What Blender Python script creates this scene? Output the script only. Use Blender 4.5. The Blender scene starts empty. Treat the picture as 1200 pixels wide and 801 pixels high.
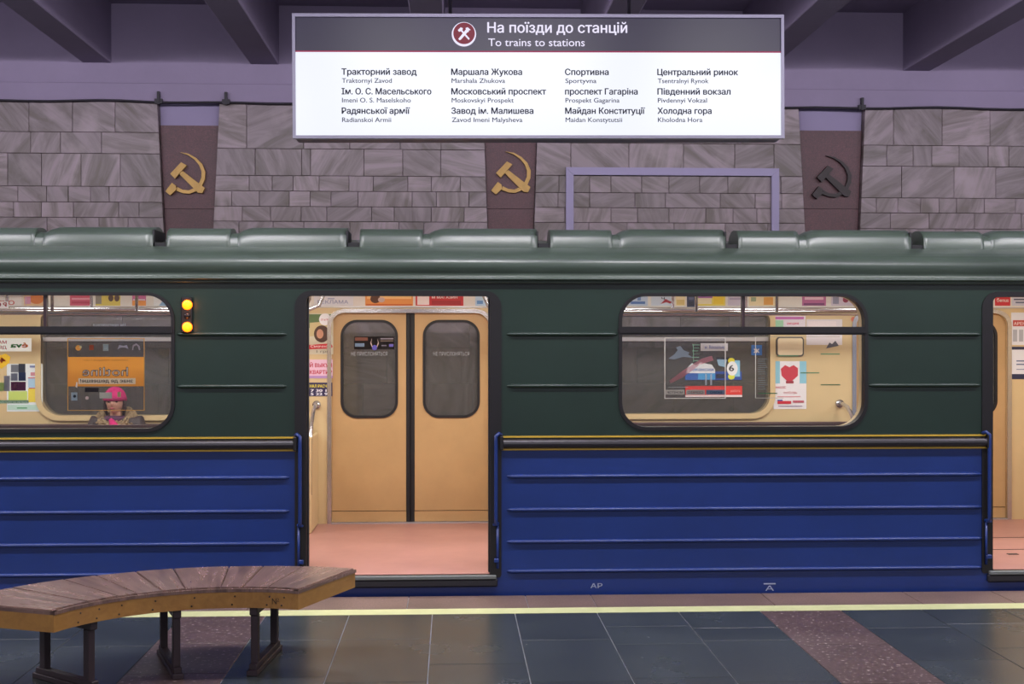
import bpy, bmesh, math, random
from mathutils import Vector, Matrix, noise
random.seed(7)
C = bpy.context.scene
COL = C.collection
R = math.radians

# ------------------------------------------------------------------ camera
CAM = Vector((0, 0, 1.715))
YAW, PITCH, F = R(2.67), R(0.13), 1500.0
ROT = Matrix.Rotation(-YAW, 3, 'Z') @ Matrix.Rotation(R(90) - PITCH, 3, 'X')
cam = bpy.data.objects.new('camera', bpy.data.cameras.new('camera'))
cam.data.sensor_width = 36.0
cam.data.lens = F / 1200 * 36
cam.location = CAM
cam.rotation_euler = ROT.to_euler()
cam.data.clip_end = 200
COL.objects.link(cam)
C.camera = cam

# ------------------------------------------------------------------ world, exposure, lights
w = bpy.data.worlds.new('station_air')
C.world = w
w.use_nodes = True
w.node_tree.nodes['Background'].inputs[0].default_value = (0.62, 0.61, 0.76, 1)
w.node_tree.nodes['Background'].inputs[1].default_value = 0.55
C.view_settings.view_transform = 'Standard'
C.view_settings.look = 'None'
C.view_settings.gamma = 1
C.view_settings.exposure = 0.0

def area(name, loc, sx, sy, power, col, rot=(0, 0, 0)):
    l = bpy.data.lights.new(name, 'AREA')
    l.shape = 'RECTANGLE'; l.size = sx; l.size_y = sy
    l.energy = power; l.color = col
    o = bpy.data.objects.new(name, l)
    o.location = loc; o.rotation_euler = rot
    COL.objects.link(o)
    return o
# row of fluorescent fittings above the platform, out of frame, plus added fill lights
for i in range(-4, 5):
    area('platform_tube_light', (i * 2.4 + 0.5, 7.0, 4.22), 1.5, 0.16, 75, (0.99, 0.97, 0.97), (R(22), 0, 0))
    area('added_ceiling_wash', (i * 2.4 + 0.5, 7.0, 4.25), 1.5, 0.16, 105, (0.86, 0.80, 1.0), (R(165), 0, 0))  # violet upward wash added to brighten the ceiling
for i in range(-3, 4):
    area('hall_fill_light', (i * 3.0, -0.5, 4.3), 2.4, 2.2, 58, (0.98, 0.96, 0.96), (R(22), 0, 0))  # unseen soft panels, enlarged and tilted to fill in light from the front
    area('added_hall_ceiling_wash', (i * 3.0, 1.5, 4.3), 2.4, 1.0, 95, (0.86, 0.8, 1.0), (R(180), 0, 0))  # second upward wash, added to lighten the ceiling beams

# ------------------------------------------------------------------ pixel rays -> points on real planes (frame 1200x801)
def ray(px, py):
    return ROT @ Vector(((px - 600) / F, -(py - 400.5) / F, -1))
def W(px, py, Y):
    d = ray(px, py); return CAM + d * (Y / d.y)
def XX(px, Y): return W(px, 397, Y).x
def ZZ(py, Y, px=600): return W(px, py, Y).z
def cam2world(xc, dc):
    return Vector((xc * math.cos(YAW) + dc * math.sin(YAW), -xc * math.sin(YAW) + dc * math.cos(YAW)))

# ------------------------------------------------------------------ materials
def lin(h):
    if not isinstance(h, str): return tuple(h) + (1,)
    h = h.lstrip('#'); v = [int(h[i:i + 2], 16) / 255 for i in (0, 2, 4)]
    return tuple(c / 12.92 if c < 0.04045 else ((c + 0.055) / 1.055) ** 2.4 for c in v) + (1,)
_m = {}
def P(name, col, rough=0.5, metal=0.0, var=0.0, scale=4.0, bump=0.0, bscale=60.0, emit=0.0, ecol=None, coat=0.0, stretch=(1, 1, 1), rnd=0.0):
    if name in _m: return _m[name]
    m = bpy.data.materials.new(name); m.use_nodes = True
    nt = m.node_tree; b = nt.nodes['Principled BSDF']; N = nt.nodes.new; L = nt.links.new
    c = lin(col)
    b.inputs['Base Color'].default_value = c
    b.inputs['Roughness'].default_value = rough
    b.inputs['Metallic'].default_value = metal
    b.inputs['Coat Weight'].default_value = coat
    if emit:
        b.inputs['Emission Color'].default_value = lin(ecol) if ecol else c
        b.inputs['Emission Strength'].default_value = emit
    geo = mp = None
    if var or bump:
        geo = N('ShaderNodeNewGeometry'); mp = N('ShaderNodeMapping')
        mp.inputs['Scale'].default_value = stretch
        L(geo.outputs['Position'], mp.inputs['Vector'])
    if var or rnd:
        hsv = N('ShaderNodeHueSaturation'); hsv.inputs['Color'].default_value = c
        val = None
        if var:
            n = N('ShaderNodeTexNoise'); n.inputs['Scale'].default_value = scale; n.inputs['Detail'].default_value = 6
            n.inputs['Roughness'].default_value = 0.65
            L(mp.outputs[0], n.inputs['Vector'])
            mr = N('ShaderNodeMapRange'); mr.inputs[1].default_value = 0.3; mr.inputs[2].default_value = 0.7
            mr.inputs[3].default_value = 1 - var; mr.inputs[4].default_value = 1 + var
            L(n.outputs[0], mr.inputs[0]); val = mr.outputs[0]
        if rnd:
            oi = N('ShaderNodeObjectInfo')
            m2 = N('ShaderNodeMapRange'); m2.inputs[3].default_value = 1 - rnd; m2.inputs[4].default_value = 1 + rnd
            L(oi.outputs['Random'], m2.inputs[0])
            if val:
                mu = N('ShaderNodeMath'); mu.operation = 'MULTIPLY'
                L(val, mu.inputs[0]); L(m2.outputs[0], mu.inputs[1]); val = mu.outputs[0]
            else: val = m2.outputs[0]
        L(val, hsv.inputs['Value']); L(hsv.outputs[0], b.inputs['Base Color'])
    if bump:
        n2 = N('ShaderNodeTexNoise'); n2.inputs['Scale'].default_value = bscale; n2.inputs['Detail'].default_value = 4
        L(mp.outputs[0], n2.inputs['Vector'])
        bp = N('ShaderNodeBump'); bp.inputs['Strength'].default_value = bump; bp.inputs['Distance'].default_value = 0.01
        L(n2.outputs[0], bp.inputs['Height']); L(bp.outputs[0], b.inputs['Normal'])
    _m[name] = m
    return m

def marble(name, c1, c2, c3):
    m = bpy.data.materials.new(name); m.use_nodes = True
    nt = m.node_tree; b = nt.nodes['Principled BSDF']; N = nt.nodes.new; L = nt.links.new
    geo = N('ShaderNodeNewGeometry'); oi = N('ShaderNodeObjectInfo')
    # each slab is turned and shifted by its own random number
    ang = N('ShaderNodeMath'); ang.operation = 'MULTIPLY'; ang.inputs[1].default_value = 12.0
    L(oi.outputs['Random'], ang.inputs[0])
    rot = N('ShaderNodeVectorRotate'); rot.rotation_type = 'Y_AXIS'
    L(geo.outputs['Position'], rot.inputs['Vector']); L(ang.outputs[0], rot.inputs['Angle'])
    off = N('ShaderNodeVectorMath'); off.operation = 'SCALE'; off.inputs[0].default_value = (37, 11, 23)
    L(oi.outputs['Random'], off.inputs['Scale'])
    add = N('ShaderNodeVectorMath'); add.operation = 'ADD'
    L(rot.outputs[0], add.inputs[0]); L(off.outputs[0], add.inputs[1])
    st_ = N('ShaderNodeMapping'); st_.inputs['Scale'].default_value = (0.9, 1, 5.5); L(add.outputs[0], st_.inputs[0])
    wv = N('ShaderNodeTexNoise'); wv.inputs['Scale'].default_value = 1.5; wv.inputs['Detail'].default_value = 9
    wv.inputs['Roughness'].default_value = 0.62; wv.inputs['Distortion'].default_value = 0.9
    L(st_.outputs[0], wv.inputs['Vector'])
    nz = N('ShaderNodeTexNoise'); nz.inputs['Scale'].default_value = 3.0; nz.inputs['Detail'].default_value = 8
    L(add.outputs[0], nz.inputs['Vector'])
    cr = N('ShaderNodeValToRGB')
    cr.color_ramp.elements[0].position = 0.36; cr.color_ramp.elements[0].color = lin(c2)
    cr.color_ramp.elements[1].position = 0.60; cr.color_ramp.elements[1].color = lin(c1)
    L(wv.outputs[0], cr.inputs[0])
    mx = N('ShaderNodeMixRGB'); mx.inputs[2].default_value = lin(c3)
    mr = N('ShaderNodeMapRange'); mr.inputs[1].default_value = 0.55; mr.inputs[2].default_value = 0.75
    mr.inputs[4].default_value = 0.8
    L(nz.outputs[0], mr.inputs[0]); L(mr.outputs[0], mx.inputs[0]); L(cr.outputs[0], mx.inputs[1])
    hsv = N('ShaderNodeHueSaturation'); L(mx.outputs[0], hsv.inputs['Color'])
    m2 = N('ShaderNodeMapRange'); m2.inputs[3].default_value = 0.82; m2.inputs[4].default_value = 1.14
    fr = N('ShaderNodeMath'); fr.operation = 'FRACT'
    mu = N('ShaderNodeMath'); mu.operation = 'MULTIPLY'; mu.inputs[1].default_value = 7.31
    L(oi.outputs['Random'], mu.inputs[0]); L(mu.outputs[0], fr.inputs[0]); L(fr.outputs[0], m2.inputs[0])
    L(m2.outputs[0], hsv.inputs['Value']); L(hsv.outputs[0], b.inputs['Base Color'])
    b.inputs['Roughness'].default_value = 0.42
    return m

def granite(name, base, fleck, dark, rough=0.25, gs=95):
    m = bpy.data.materials.new(name); m.use_nodes = True
    nt = m.node_tree; b = nt.nodes['Principled BSDF']; N = nt.nodes.new; L = nt.links.new
    geo = N('ShaderNodeNewGeometry')
    v = N('ShaderNodeTexNoise'); v.inputs['Scale'].default_value = gs; v.inputs['Detail'].default_value = 3
    L(geo.outputs['Position'], v.inputs['Vector'])
    cr = N('ShaderNodeValToRGB'); e = cr.color_ramp.elements
    e[0].position = 0.33; e[0].color = lin(dark); e[1].position = 0.5; e[1].color = lin(base)
    x = e.new(0.62); x.color = lin(base); x = e.new(0.70); x.color = lin(fleck)
    L(v.outputs[0], cr.inputs[0])
    n = N('ShaderNodeTexNoise'); n.inputs['Scale'].default_value = 2.2; n.inputs['Detail'].default_value = 6
    L(geo.outputs['Position'], n.inputs['Vector'])
    oi = N('ShaderNodeObjectInfo')
    mr = N('ShaderNodeMapRange'); mr.inputs[1].default_value = .3; mr.inputs[2].default_value = .7
    mr.inputs[3].default_value = .82; mr.inputs[4].default_value = 1.18
    L(n.outputs[0], mr.inputs[0])
    mo = N('ShaderNodeMapRange'); mo.inputs[3].default_value = .88; mo.inputs[4].default_value = 1.12
    L(oi.outputs['Random'], mo.inputs[0])
    mu = N('ShaderNodeMath'); mu.operation = 'MULTIPLY'; L(mr.outputs[0], mu.inputs[0]); L(mo.outputs[0], mu.inputs[1])
    h = N('ShaderNodeHueSaturation'); L(cr.outputs[0], h.inputs['Color']); L(mu.outputs[0], h.inputs['Value'])
    L(h.outputs[0], b.inputs['Base Color'])
    r = N('ShaderNodeMapRange'); r.inputs[3].default_value = rough * .97; r.inputs[4].default_value = rough * 1.04
    L(n.outputs[0], r.inputs[0]); L(r.outputs[0], b.inputs['Roughness'])
    return m

def slate(name):
    # dark polished slabs with scuffs
    m = granite(name, '#343a39', '#404644', '#2b302f', 0.27)
    return m

def wood(name, c1, c2, rough=0.4, along='A'):
    m = bpy.data.materials.new(name); m.use_nodes = True
    nt = m.node_tree; b = nt.nodes['Principled BSDF']; N = nt.nodes.new; L = nt.links.new
    geo = N('ShaderNodeNewGeometry'); oi = N('ShaderNodeObjectInfo')
    mp = N('ShaderNodeMapping'); mp.inputs['Scale'].default_value = (14, 4, 14)
    ad = N('ShaderNodeVectorMath'); ad.operation = 'ADD'
    sc = N('ShaderNodeVectorMath'); sc.operation = 'SCALE'; sc.inputs[0].default_value = (5, 3, 9)
    L(oi.outputs['Random'], sc.inputs['Scale']); L(geo.outputs['Position'], ad.inputs[0]); L(sc.outputs[0], ad.inputs[1])
    L(ad.outputs[0], mp.inputs['Vector'])
    n = N('ShaderNodeTexNoise'); n.inputs['Scale'].default_value = 1.6; n.inputs['Detail'].default_value = 8; n.inputs['Distortion'].default_value = 0.8
    L(mp.outputs[0], n.inputs['Vector'])
    cr = N('ShaderNodeValToRGB'); cr.color_ramp.elements[0].position = .22; cr.color_ramp.elements[0].color = lin(c1)
    cr.color_ramp.elements[1].position = .80; cr.color_ramp.elements[1].color = lin(c2)
    L(n.outputs[0], cr.inputs[0]); L(cr.outputs[0], b.inputs['Base Color'])
    b.inputs['Roughness'].default_value = rough
    return m

def radial_wood(name, c1, c2, cx, cy, rough):
    m = bpy.data.materials.new(name); m.use_nodes = True
    nt = m.node_tree; b = nt.nodes['Principled BSDF']; N = nt.nodes.new; L = nt.links.new
    def mt(op, a, b_=None):
        q = N('ShaderNodeMath'); q.operation = op
        for i, v in enumerate((a, b_)):
            if v is None: continue
            if isinstance(v, (int, float)): q.inputs[i].default_value = v
            else: L(v, q.inputs[i])
        return q.outputs[0]
    geo = N('ShaderNodeNewGeometry'); sp = N('ShaderNodeSeparateXYZ'); L(geo.outputs['Position'], sp.inputs[0])
    dx, dy = mt('SUBTRACT', sp.outputs[0], cx), mt('SUBTRACT', sp.outputs[1], cy)
    ang = mt('ARCTAN2', dy, dx); rad = mt('SQRT', mt('ADD', mt('MULTIPLY', dx, dx), mt('MULTIPLY', dy, dy)))
    oi = N('ShaderNodeObjectInfo'); cb = N('ShaderNodeCombineXYZ')
    L(mt('MULTIPLY', ang, 26.0), cb.inputs[0]); L(mt('MULTIPLY', rad, 1.8), cb.inputs[1]); L(mt('MULTIPLY', oi.outputs['Random'], 30.0), cb.inputs[2])
    n = N('ShaderNodeTexNoise'); n.inputs['Scale'].default_value = 1.0; n.inputs['Detail'].default_value = 7; n.inputs['Roughness'].default_value = .6
    L(cb.outputs[0], n.inputs['Vector'])
    cr = N('ShaderNodeValToRGB'); cr.color_ramp.elements[0].position = .33; cr.color_ramp.elements[0].color = lin(c1)
    cr.color_ramp.elements[1].position = .67; cr.color_ramp.elements[1].color = lin(c2)
    L(n.outputs[0], cr.inputs[0]); L(cr.outputs[0], b.inputs['Base Color'])
    rr = N('ShaderNodeMapRange'); rr.inputs[3].default_value = rough * 1.3; rr.inputs[4].default_value = rough * .8
    L(n.outputs[0], rr.inputs[0]); L(rr.outputs[0], b.inputs['Roughness'])
    return m
def glass(name, tint=(0.93, 0.95, 0.95), haze_lift=0.0):
    m = bpy.data.materials.new(name); m.use_nodes = True
    nt = m.node_tree; nt.nodes.clear(); N = nt.nodes.new; L = nt.links.new
    o = N('ShaderNodeOutputMaterial'); t = N('ShaderNodeBsdfTransparent'); g = N('ShaderNodeBsdfGlossy')
    t.inputs[0].default_value = tint + (1,); g.inputs['Roughness'].default_value = 0.03
    f = N('ShaderNodeFresnel'); f.inputs[0].default_value = 1.4
    mx = N('ShaderNodeMixShader'); L(f.outputs[0], mx.inputs[0]); L(t.outputs[0], mx.inputs[1]); L(g.outputs[0], mx.inputs[2])
    out = mx
    if haze_lift:      # pale diffuse mix added to lift the dark panes, as haze
        d = N('ShaderNodeBsdfDiffuse'); d.inputs[0].default_value = (.72, .70, .66, 1)
        m2 = N('ShaderNodeMixShader'); m2.inputs[0].default_value = haze_lift
        L(mx.outputs[0], m2.inputs[1]); L(d.outputs[0], m2.inputs[2]); out = m2
    L(out.outputs[0], o.inputs[0])
    return m
def vinyl(name, col):
    m = bpy.data.materials.new(name); m.use_nodes = True
    nt = m.node_tree; nt.nodes.clear(); N = nt.nodes.new; L = nt.links.new
    o = N('ShaderNodeOutputMaterial'); d = N('ShaderNodeBsdfDiffuse'); t = N('ShaderNodeBsdfTranslucent'); mx = N('ShaderNodeMixShader')
    d.inputs[0].default_value = lin(col); t.inputs[0].default_value = lin(col); mx.inputs[0].default_value = .85
    L(d.outputs[0], mx.inputs[1]); L(t.outputs[0], mx.inputs[2]); L(mx.outputs[0], o.inputs[0])
    return m

def film(name, col, alpha):
    m = bpy.data.materials.new(name); m.use_nodes = True
    nt = m.node_tree; b = nt.nodes['Principled BSDF']
    b.inputs['Base Color'].default_value = lin(col); b.inputs['Alpha'].default_value = alpha
    b.inputs['Roughness'].default_value = 0.4
    return m

M = dict(
    green=P('green_body_paint', '#15271f', 0.36, var=0.12, scale=2, bump=0.04, bscale=25),
    greenrib=P('green_rib_paint', '#2b4a44', 0.3),
    blue=P('blue_body_paint', '#132b66', 0.34, var=0.10, scale=2, bump=0.04, bscale=25),
    roof=P('roof_paint', '#3b463e', 0.33, var=0.22, scale=3, stretch=(.5, 1, 3), bump=0.05, bscale=9),
    roofdk=P('hood_shade_black', '#0c0c10', 0.7),
    frame=P('dark_frame_paint', '#0b070a', 0.45),
    rubber=P('black_rubber', '#14131a', 0.55),
    belt=P('belt_rubber', '#1d1a1f', 0.33),
    gold=P('gold_stripe', '#b5932f', 0.4),
    beige=P('beige_laminate', '#d0ba90', 0.42, var=0.04, scale=3),
    door=P('ochre_door_laminate', '#bb996c', 0.42, var=0.07, scale=2.5),
    cream=P('cream_cove', '#e3d3b4', 0.5),
    steel=P('stainless_steel', '#c3c4cc', 0.25, 0.9),
    satin=P('satin_aluminium', '#b9b6bc', 0.38, 0.7),
    lino=P('salmon_linoleum', '#a87a72', 0.4, var=0.08, scale=4, bump=0.03),
    seat=P('brown_leatherette', '#5a3f42', 0.45, bump=0.1),
    plaster=P('lilac_plaster', '#877b93', 0.85, var=0.06, scale=1.5, bump=0.15, bscale=30),
    plaster2=P('pale_lilac_plaster', '#8b819e', 0.85, var=0.05, scale=1.5),
    wallback=P('joint_mortar', '#675e66', 0.9),
    brass=P('aged_brass', '#a8854a', 0.5, 0.35, var=0.15, scale=12),
    bronze=P('blackened_bronze', '#2a2324', 0.5, 0.4),
    cable=P('black_cable', '#1d1822', 0.6),
    alu=P('aluminium_frame', '#837b98', 0.5, 0.3),
    grout=P('pale_grout', '#9a9ca4', 0.8),
    yellow=P('yellow_line_paint', '#bfc38e', 0.5, var=0.08, scale=8),
    concrete=P('track_concrete', '#4a4648', 0.9, var=0.2),
    rail=P('rail_steel', '#6b6460', 0.3, 0.9),
    under=P('underframe_black', '#131315', 0.7),
    white=P('white_print', '#eeeeee', 0.5),
    darkwood=P('dark_leg_wood', '#2b1e21', 0.5, var=0.15, scale=20),
    orange=P('orange_lamp_lens', '#ff7a10', 0.3, emit=6.0, ecol='#ff5a06'),
    offlens=P('dark_lamp_lens', '#1b1413', 0.15),
)
M['marble'] = marble('veined_marble', '#83737a', '#554945', '#94838a')
M['redgr'] = granite('brown_granite_panel', '#4f2b32', '#643c44', '#3c2026', 0.5)
M['slate'] = slate('dark_slate_slab')
M['stripe'] = granite('red_granite_slab', '#54433f', '#b8aaa2', '#433430', 0.35, 42)
M['edge'] = granite('brown_granite_edge', '#705c52', '#8c7b70', '#5c4a42', 0.42)
M['woodtop'] = wood('worn_seat_wood', '#665150', '#8a7464', 0.25)
M['woodap'] = wood('varnished_apron_wood', '#8a6130', '#a87c3e', 0.32)
M['glass'] = glass('window_glass')
M['fglass'] = glass('haze_lifted_far_glass', (0.86, 0.86, 0.84), haze_lift=.07)

# ------------------------------------------------------------------ helpers
def link(name, me, mat=None, parent=None):
    o = bpy.data.objects.new(name, me); COL.objects.link(o)
    if mat and not me.materials: me.materials.append(mat)
    if parent:
        o.parent = parent
        if parent.type == 'EMPTY': o.location = -parent.location if parent.rotation_euler.z == 0 else (0, 0, 0)
    return o
def thing(name, label, cat, loc, group=None):
    o = bpy.data.objects.new(name, None); COL.objects.link(o)
    o.location = loc; o.empty_display_size = 0.1
    return tag(o, label, cat, group)
def tag(o, label=None, cat=None, group=None):
    if label: o['label'] = label
    if cat: o['category'] = cat
    if group: o['group'] = group
    return o
def struct(o): o['kind'] = 'structure'; return o

def bm_box(bm, x0, x1, y0, y1, z0, z1):
    vs = [bm.verts.new((x, y, z)) for x in (x0, x1) for y in (y0, y1) for z in (z0, z1)]
    for f in ((0, 1, 3, 2), (4, 6, 7, 5), (0, 4, 5, 1), (2, 3, 7, 6), (0, 2, 6, 4), (1, 5, 7, 3)):
        bm.faces.new([vs[i] for i in f])
def fin(name, bm, mat, parent=None, smooth=False, bevel=0):
    bmesh.ops.recalc_face_normals(bm, faces=bm.faces)
    if bevel: bmesh.ops.bevel(bm, geom=list(bm.edges), offset=bevel, segments=1 if bevel < .01 else 2, affect='EDGES')
    me = bpy.data.meshes.new(name); bm.to_mesh(me); bm.free()
    if smooth:
        for p in me.polygons: p.use_smooth = True
    return link(name, me, mat, parent)
def box(name, x0, x1, y0, y1, z0, z1, mat, parent=None, bevel=0):
    x0, x1 = sorted((x0, x1)); y0, y1 = sorted((y0, y1)); z0, z1 = sorted((z0, z1))
    bm = bmesh.new(); bm_box(bm, x0, x1, y0, y1, z0, z1)
    return fin(name, bm, mat, parent, bevel=bevel)
def boxes(name, lst, mat, parent=None, bevel=0):
    bm = bmesh.new()
    for b in lst: bm_box(bm, *b)
    return fin(name, bm, mat, parent, bevel=bevel)

def rrect(x0, x1, z0, z1, r, n=8):
    if not isinstance(r, (tuple, list)): r = (r,) * 4          # bl, br, tr, tl
    out = []
    for (cx, cz, rr, a) in ((x0 + r[0], z0 + r[0], r[0], 180), (x1 - r[1], z0 + r[1], r[1], 270), (x1 - r[2], z1 - r[2], r[2], 0), (x0 + r[3], z1 - r[3], r[3], 90)):
        if rr <= 0: out.append((cx, cz)); continue
        for i in range(n + 1):
            t = R(a + 90 * i / n); out.append((cx + rr * math.cos(t), cz + rr * math.sin(t)))
    return out
def plate(name, loops, y0, y1, mat, parent=None, xf=None):
    """a flat plate in the XZ plane between y0 and y1; loops after the first are holes"""
    cu = bpy.data.curves.new('tmp', 'CURVE'); cu.dimensions = '2D'; cu.fill_mode = 'BOTH'; cu.extrude = abs(y1 - y0) / 2 if abs(y1 - y0) > 1e-6 else 0
    for lp in loops:
        s = cu.splines.new('POLY'); s.points.add(len(lp) - 1); s.use_cyclic_u = True
        for i, (x, z) in enumerate(lp): s.points[i].co = (x, z, 0, 1)
    o = bpy.data.objects.new('tmp', cu); COL.objects.link(o)
    me = bpy.data.meshes.new_from_object(o)
    bpy.data.objects.remove(o); bpy.data.curves.remove(cu)
    yc = (y0 + y1) / 2
    me.transform(Matrix.Translation((0, yc, 0)) @ Matrix.Rotation(R(90), 4, 'X'))
    if xf: me.transform(xf)
    me.name = name
    me.materials.clear()
    return link(name, me, mat, parent)
_gm = {}
def glyph_loops(s, offset=0.0):
    cu = bpy.data.curves.new('tmp', 'FONT'); cu.body = s; cu.size = 40; cu.offset = offset
    o = bpy.data.objects.new('tmp', cu); COL.objects.link(o)
    c_ = o.to_curve(bpy.context.evaluated_depsgraph_get()); loops = []
    for sp_ in c_.splines:
        bz = sp_.bezier_points; n = len(bz); pts = []
        for q in range(n):
            a_, b_ = bz[q], bz[(q + 1) % n]
            d1 = (a_.handle_right - a_.co).length; d2 = (b_.handle_left - b_.co).length; ch = (b_.co - a_.co).normalized()
            straight = d1 < 1e-3 or d2 < 1e-3 or (abs((a_.handle_right - a_.co).normalized().dot(ch)) > .999 and abs((b_.handle_left - b_.co).normalized().dot(ch)) > .999)
            for e in range(1 if straight else 4):
                u = e / 4; v = (1 - u) ** 3 * a_.co + 3 * u * (1 - u) ** 2 * a_.handle_right + 3 * u * u * (1 - u) * b_.handle_left + u ** 3 * b_.co
                pts.append((v.x / 40, v.y / 40))
        # a contour whose bowl starts inside its own stem is split into stem and bowl
        extra = None
        if len(pts) > 8 and abs(pts[0][0] - pts[-1][0]) < 1e-4:
            for i in range(2, len(pts) - 2):
                (ax, ay), (bx_, by) = pts[i], pts[i + 1]
                if abs(ax - bx_) < 1e-4 and .001 < ax - pts[0][0] < .03 and min(ay, by) < min(pts[0][1], pts[-1][1]) and max(ay, by) > max(pts[0][1], pts[-1][1]):
                    extra = [pts[i - 2], pts[i - 1], pts[i], (ax, pts[i - 2][1])]
                    pts = pts[:i - 2] + [(pts[0][0], pts[i - 2][1]), (pts[0][0], by)] + pts[i + 2:]
                    break
        if extra: loops.append(extra)
        loops.append(pts)
    o.to_curve_clear(); bpy.data.objects.remove(o); bpy.data.curves.remove(cu)
    return loops
def glyph_mesh(s):
    """flat letters; contours that overlap each other are filled on separate passes"""
    if s in _gm: return _gm[s].copy()
    loops = glyph_loops(s)
    ar = lambda l: sum(p[0] * q[1] - q[0] * p[1] for p, q in zip(l, l[1:] + l[:1])) / 2
    bb = lambda l: (min(p[0] for p in l), min(p[1] for p in l), max(p[0] for p in l), max(p[1] for p in l))
    big = max(loops, key=lambda l: abs(ar(l))); sg = 1 if ar(big) > 0 else -1
    outs = [l for l in loops if ar(l) * sg > 0]; ins = [l for l in loops if ar(l) * sg <= 0]
    inside = lambda h, o_: bb(h)[0] > bb(o_)[0] and bb(h)[2] < bb(o_)[2] and bb(h)[1] > bb(o_)[1] and bb(h)[3] < bb(o_)[3]
    lone = [h for h in ins if not any(inside(h, o_) for o_ in outs)]
    outs += lone; ins = [h for h in ins if h not in lone]
    layers = []
    for l in outs:
        B = bb(l)
        for ly in layers:
            if all(B[2] < q[0] or q[2] < B[0] or B[3] < q[1] or q[3] < B[1] for q in (bb(m) for m in ly if m in outs)): ly.append(l); break
        else: ly = [l]; layers.append(ly)
        ly += [h for h in ins if bb(h)[0] > B[0] and bb(h)[2] < B[2] and bb(h)[1] > B[1] and bb(h)[3] < B[3]]
    bm = bmesh.new()
    for ly in layers:
        cu = bpy.data.curves.new('tmp', 'CURVE'); cu.dimensions = '2D'; cu.fill_mode = 'BOTH'
        for lp in ly:
            q = cu.splines.new('POLY'); q.points.add(len(lp) - 1); q.use_cyclic_u = True
            for i, (x, z) in enumerate(lp): q.points[i].co = (x * 40, z * 40, 0, 1)
        o = bpy.data.objects.new('tmp', cu); COL.objects.link(o)
        m2 = bpy.data.meshes.new_from_object(o); bpy.data.objects.remove(o); bpy.data.curves.remove(cu)
        m2.transform(Matrix.Scale(1 / 40, 4)); m2.materials.clear(); bm.from_mesh(m2); bpy.data.meshes.remove(m2)
    me = bpy.data.meshes.new('glyphs'); bm.to_mesh(me); bm.free()
    _gm[s] = me
    return me.copy()
def text(name, s, x0, x1, zb, cap, y, mat, parent, bold=0.0, mirror=False, xf=None, depth=0.0004):
    me = glyph_mesh(s)
    if not me.vertices: return None
    if bold:                                  # heavier strokes: the same outlines laid over each other, slightly shifted
        bm = bmesh.new()
        for q, (dx, dz) in enumerate(((0, 0), (bold, 0), (-bold, 0), (0, bold * .6), (0, -bold * .6))):
            m2 = me.copy(); m2.transform(Matrix.Translation((dx, dz, q * .01))); bm.from_mesh(m2); bpy.data.meshes.remove(m2)
        bm.to_mesh(me); bm.free()
    xs = [v.co.x for v in me.vertices]; a, b = min(xs), max(xs)
    k = cap / 0.73
    for v in me.vertices:
        u = (v.co.x - a) / (b - a)
        if mirror: u = 1 - u
        v.co = Vector((x0 + u * (x1 - x0), y - v.co.z * .003, zb + v.co.y * k))
    if xf: me.transform(xf)
    me.name = name; me.materials.clear()
    return link(name, me, mat, parent)
def tube(name, pts, r, mat, parent=None, seg=10, cap=True):
    """round bar swept along points"""
    bm = bmesh.new(); rings = []
    pts = [Vector(p) for p in pts]
    up = Vector((0, 0, 1)); prev = None
    for i, p in enumerate(pts):
        d = (pts[min(i + 1, len(pts) - 1)] - pts[max(i - 1, 0)]).normalized()
        if prev is None:
            a = d.cross(up)
            if a.length < 1e-3: a = d.cross(Vector((0, 1, 0)))
        else:
            a = prev - d * prev.dot(d)
        a.normalize(); prev = a; b = d.cross(a)
        rr = r[i] if isinstance(r, (list, tuple)) else r
        rings.append([bm.verts.new(p + (a * math.cos(2 * math.pi * k / seg) + b * math.sin(2 * math.pi * k / seg)) * rr) for k in range(seg)])
    for i in range(len(rings) - 1):
        for k in range(seg):
            bm.faces.new((rings[i][k], rings[i][(k + 1) % seg], rings[i + 1][(k + 1) % seg], rings[i + 1][k]))
    if cap: bm.faces.new(rings[0]); bm.faces.new(rings[-1][::-1])
    return fin(name, bm, mat, parent, smooth=True)
def extrude_x(name, prof, x0, x1, mat, parent=None, closed=True, smooth=False, steps=1):
    bm = bmesh.new(); rings = []
    for s in range(steps + 1):
        x = x0 + (x1 - x0) * s / steps
        rings.append([bm.verts.new((x, y, z)) for y, z in prof])
    n = len(prof)
    for s in range(steps):
        for k in range(n if closed else n - 1):
            bm.faces.new((rings[s][k], rings[s][(k + 1) % n], rings[s + 1][(k + 1) % n], rings[s + 1][k]))
    if closed: bm.faces.new(rings[0]); bm.faces.new(rings[-1][::-1])
    return fin(name, bm, mat, parent, smooth=smooth)

# ------------------------------------------------------------------ planes of the place
YE = 8.55        # platform edge
YS = 8.60        # outer skin of the train, platform side
YF = 11.0        # inner face of the far side lining
YO = 11.14       # outer skin, far side
YW = 12.2        # face of the marble wall
XL, XR = -11.0, 11.0
ZC = ZZ(4, YW, 180)      # ceiling
ZB = ZZ(73, YW, 120)     # underside of beams
TB = -1.12

# ================================================================== STRUCTURE
ceil = struct(box('ceiling', XL, XR, -1.0, YW + 0.5, ZC, ZC + 0.2, M['plaster']))
bx = XX(130, YW)
sp = (XX(1091, YW) - bx) / 5
for i in range(-5, 12):
    x = bx + (i * sp)
    if XL < x - .3 and x < XR:
        o = box('ceiling_beam', x - 0.27, x, -0.9, YW + 0.05, ZB, ZC + 0.01, M['plaster'], ceil, bevel=0.008)

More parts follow.
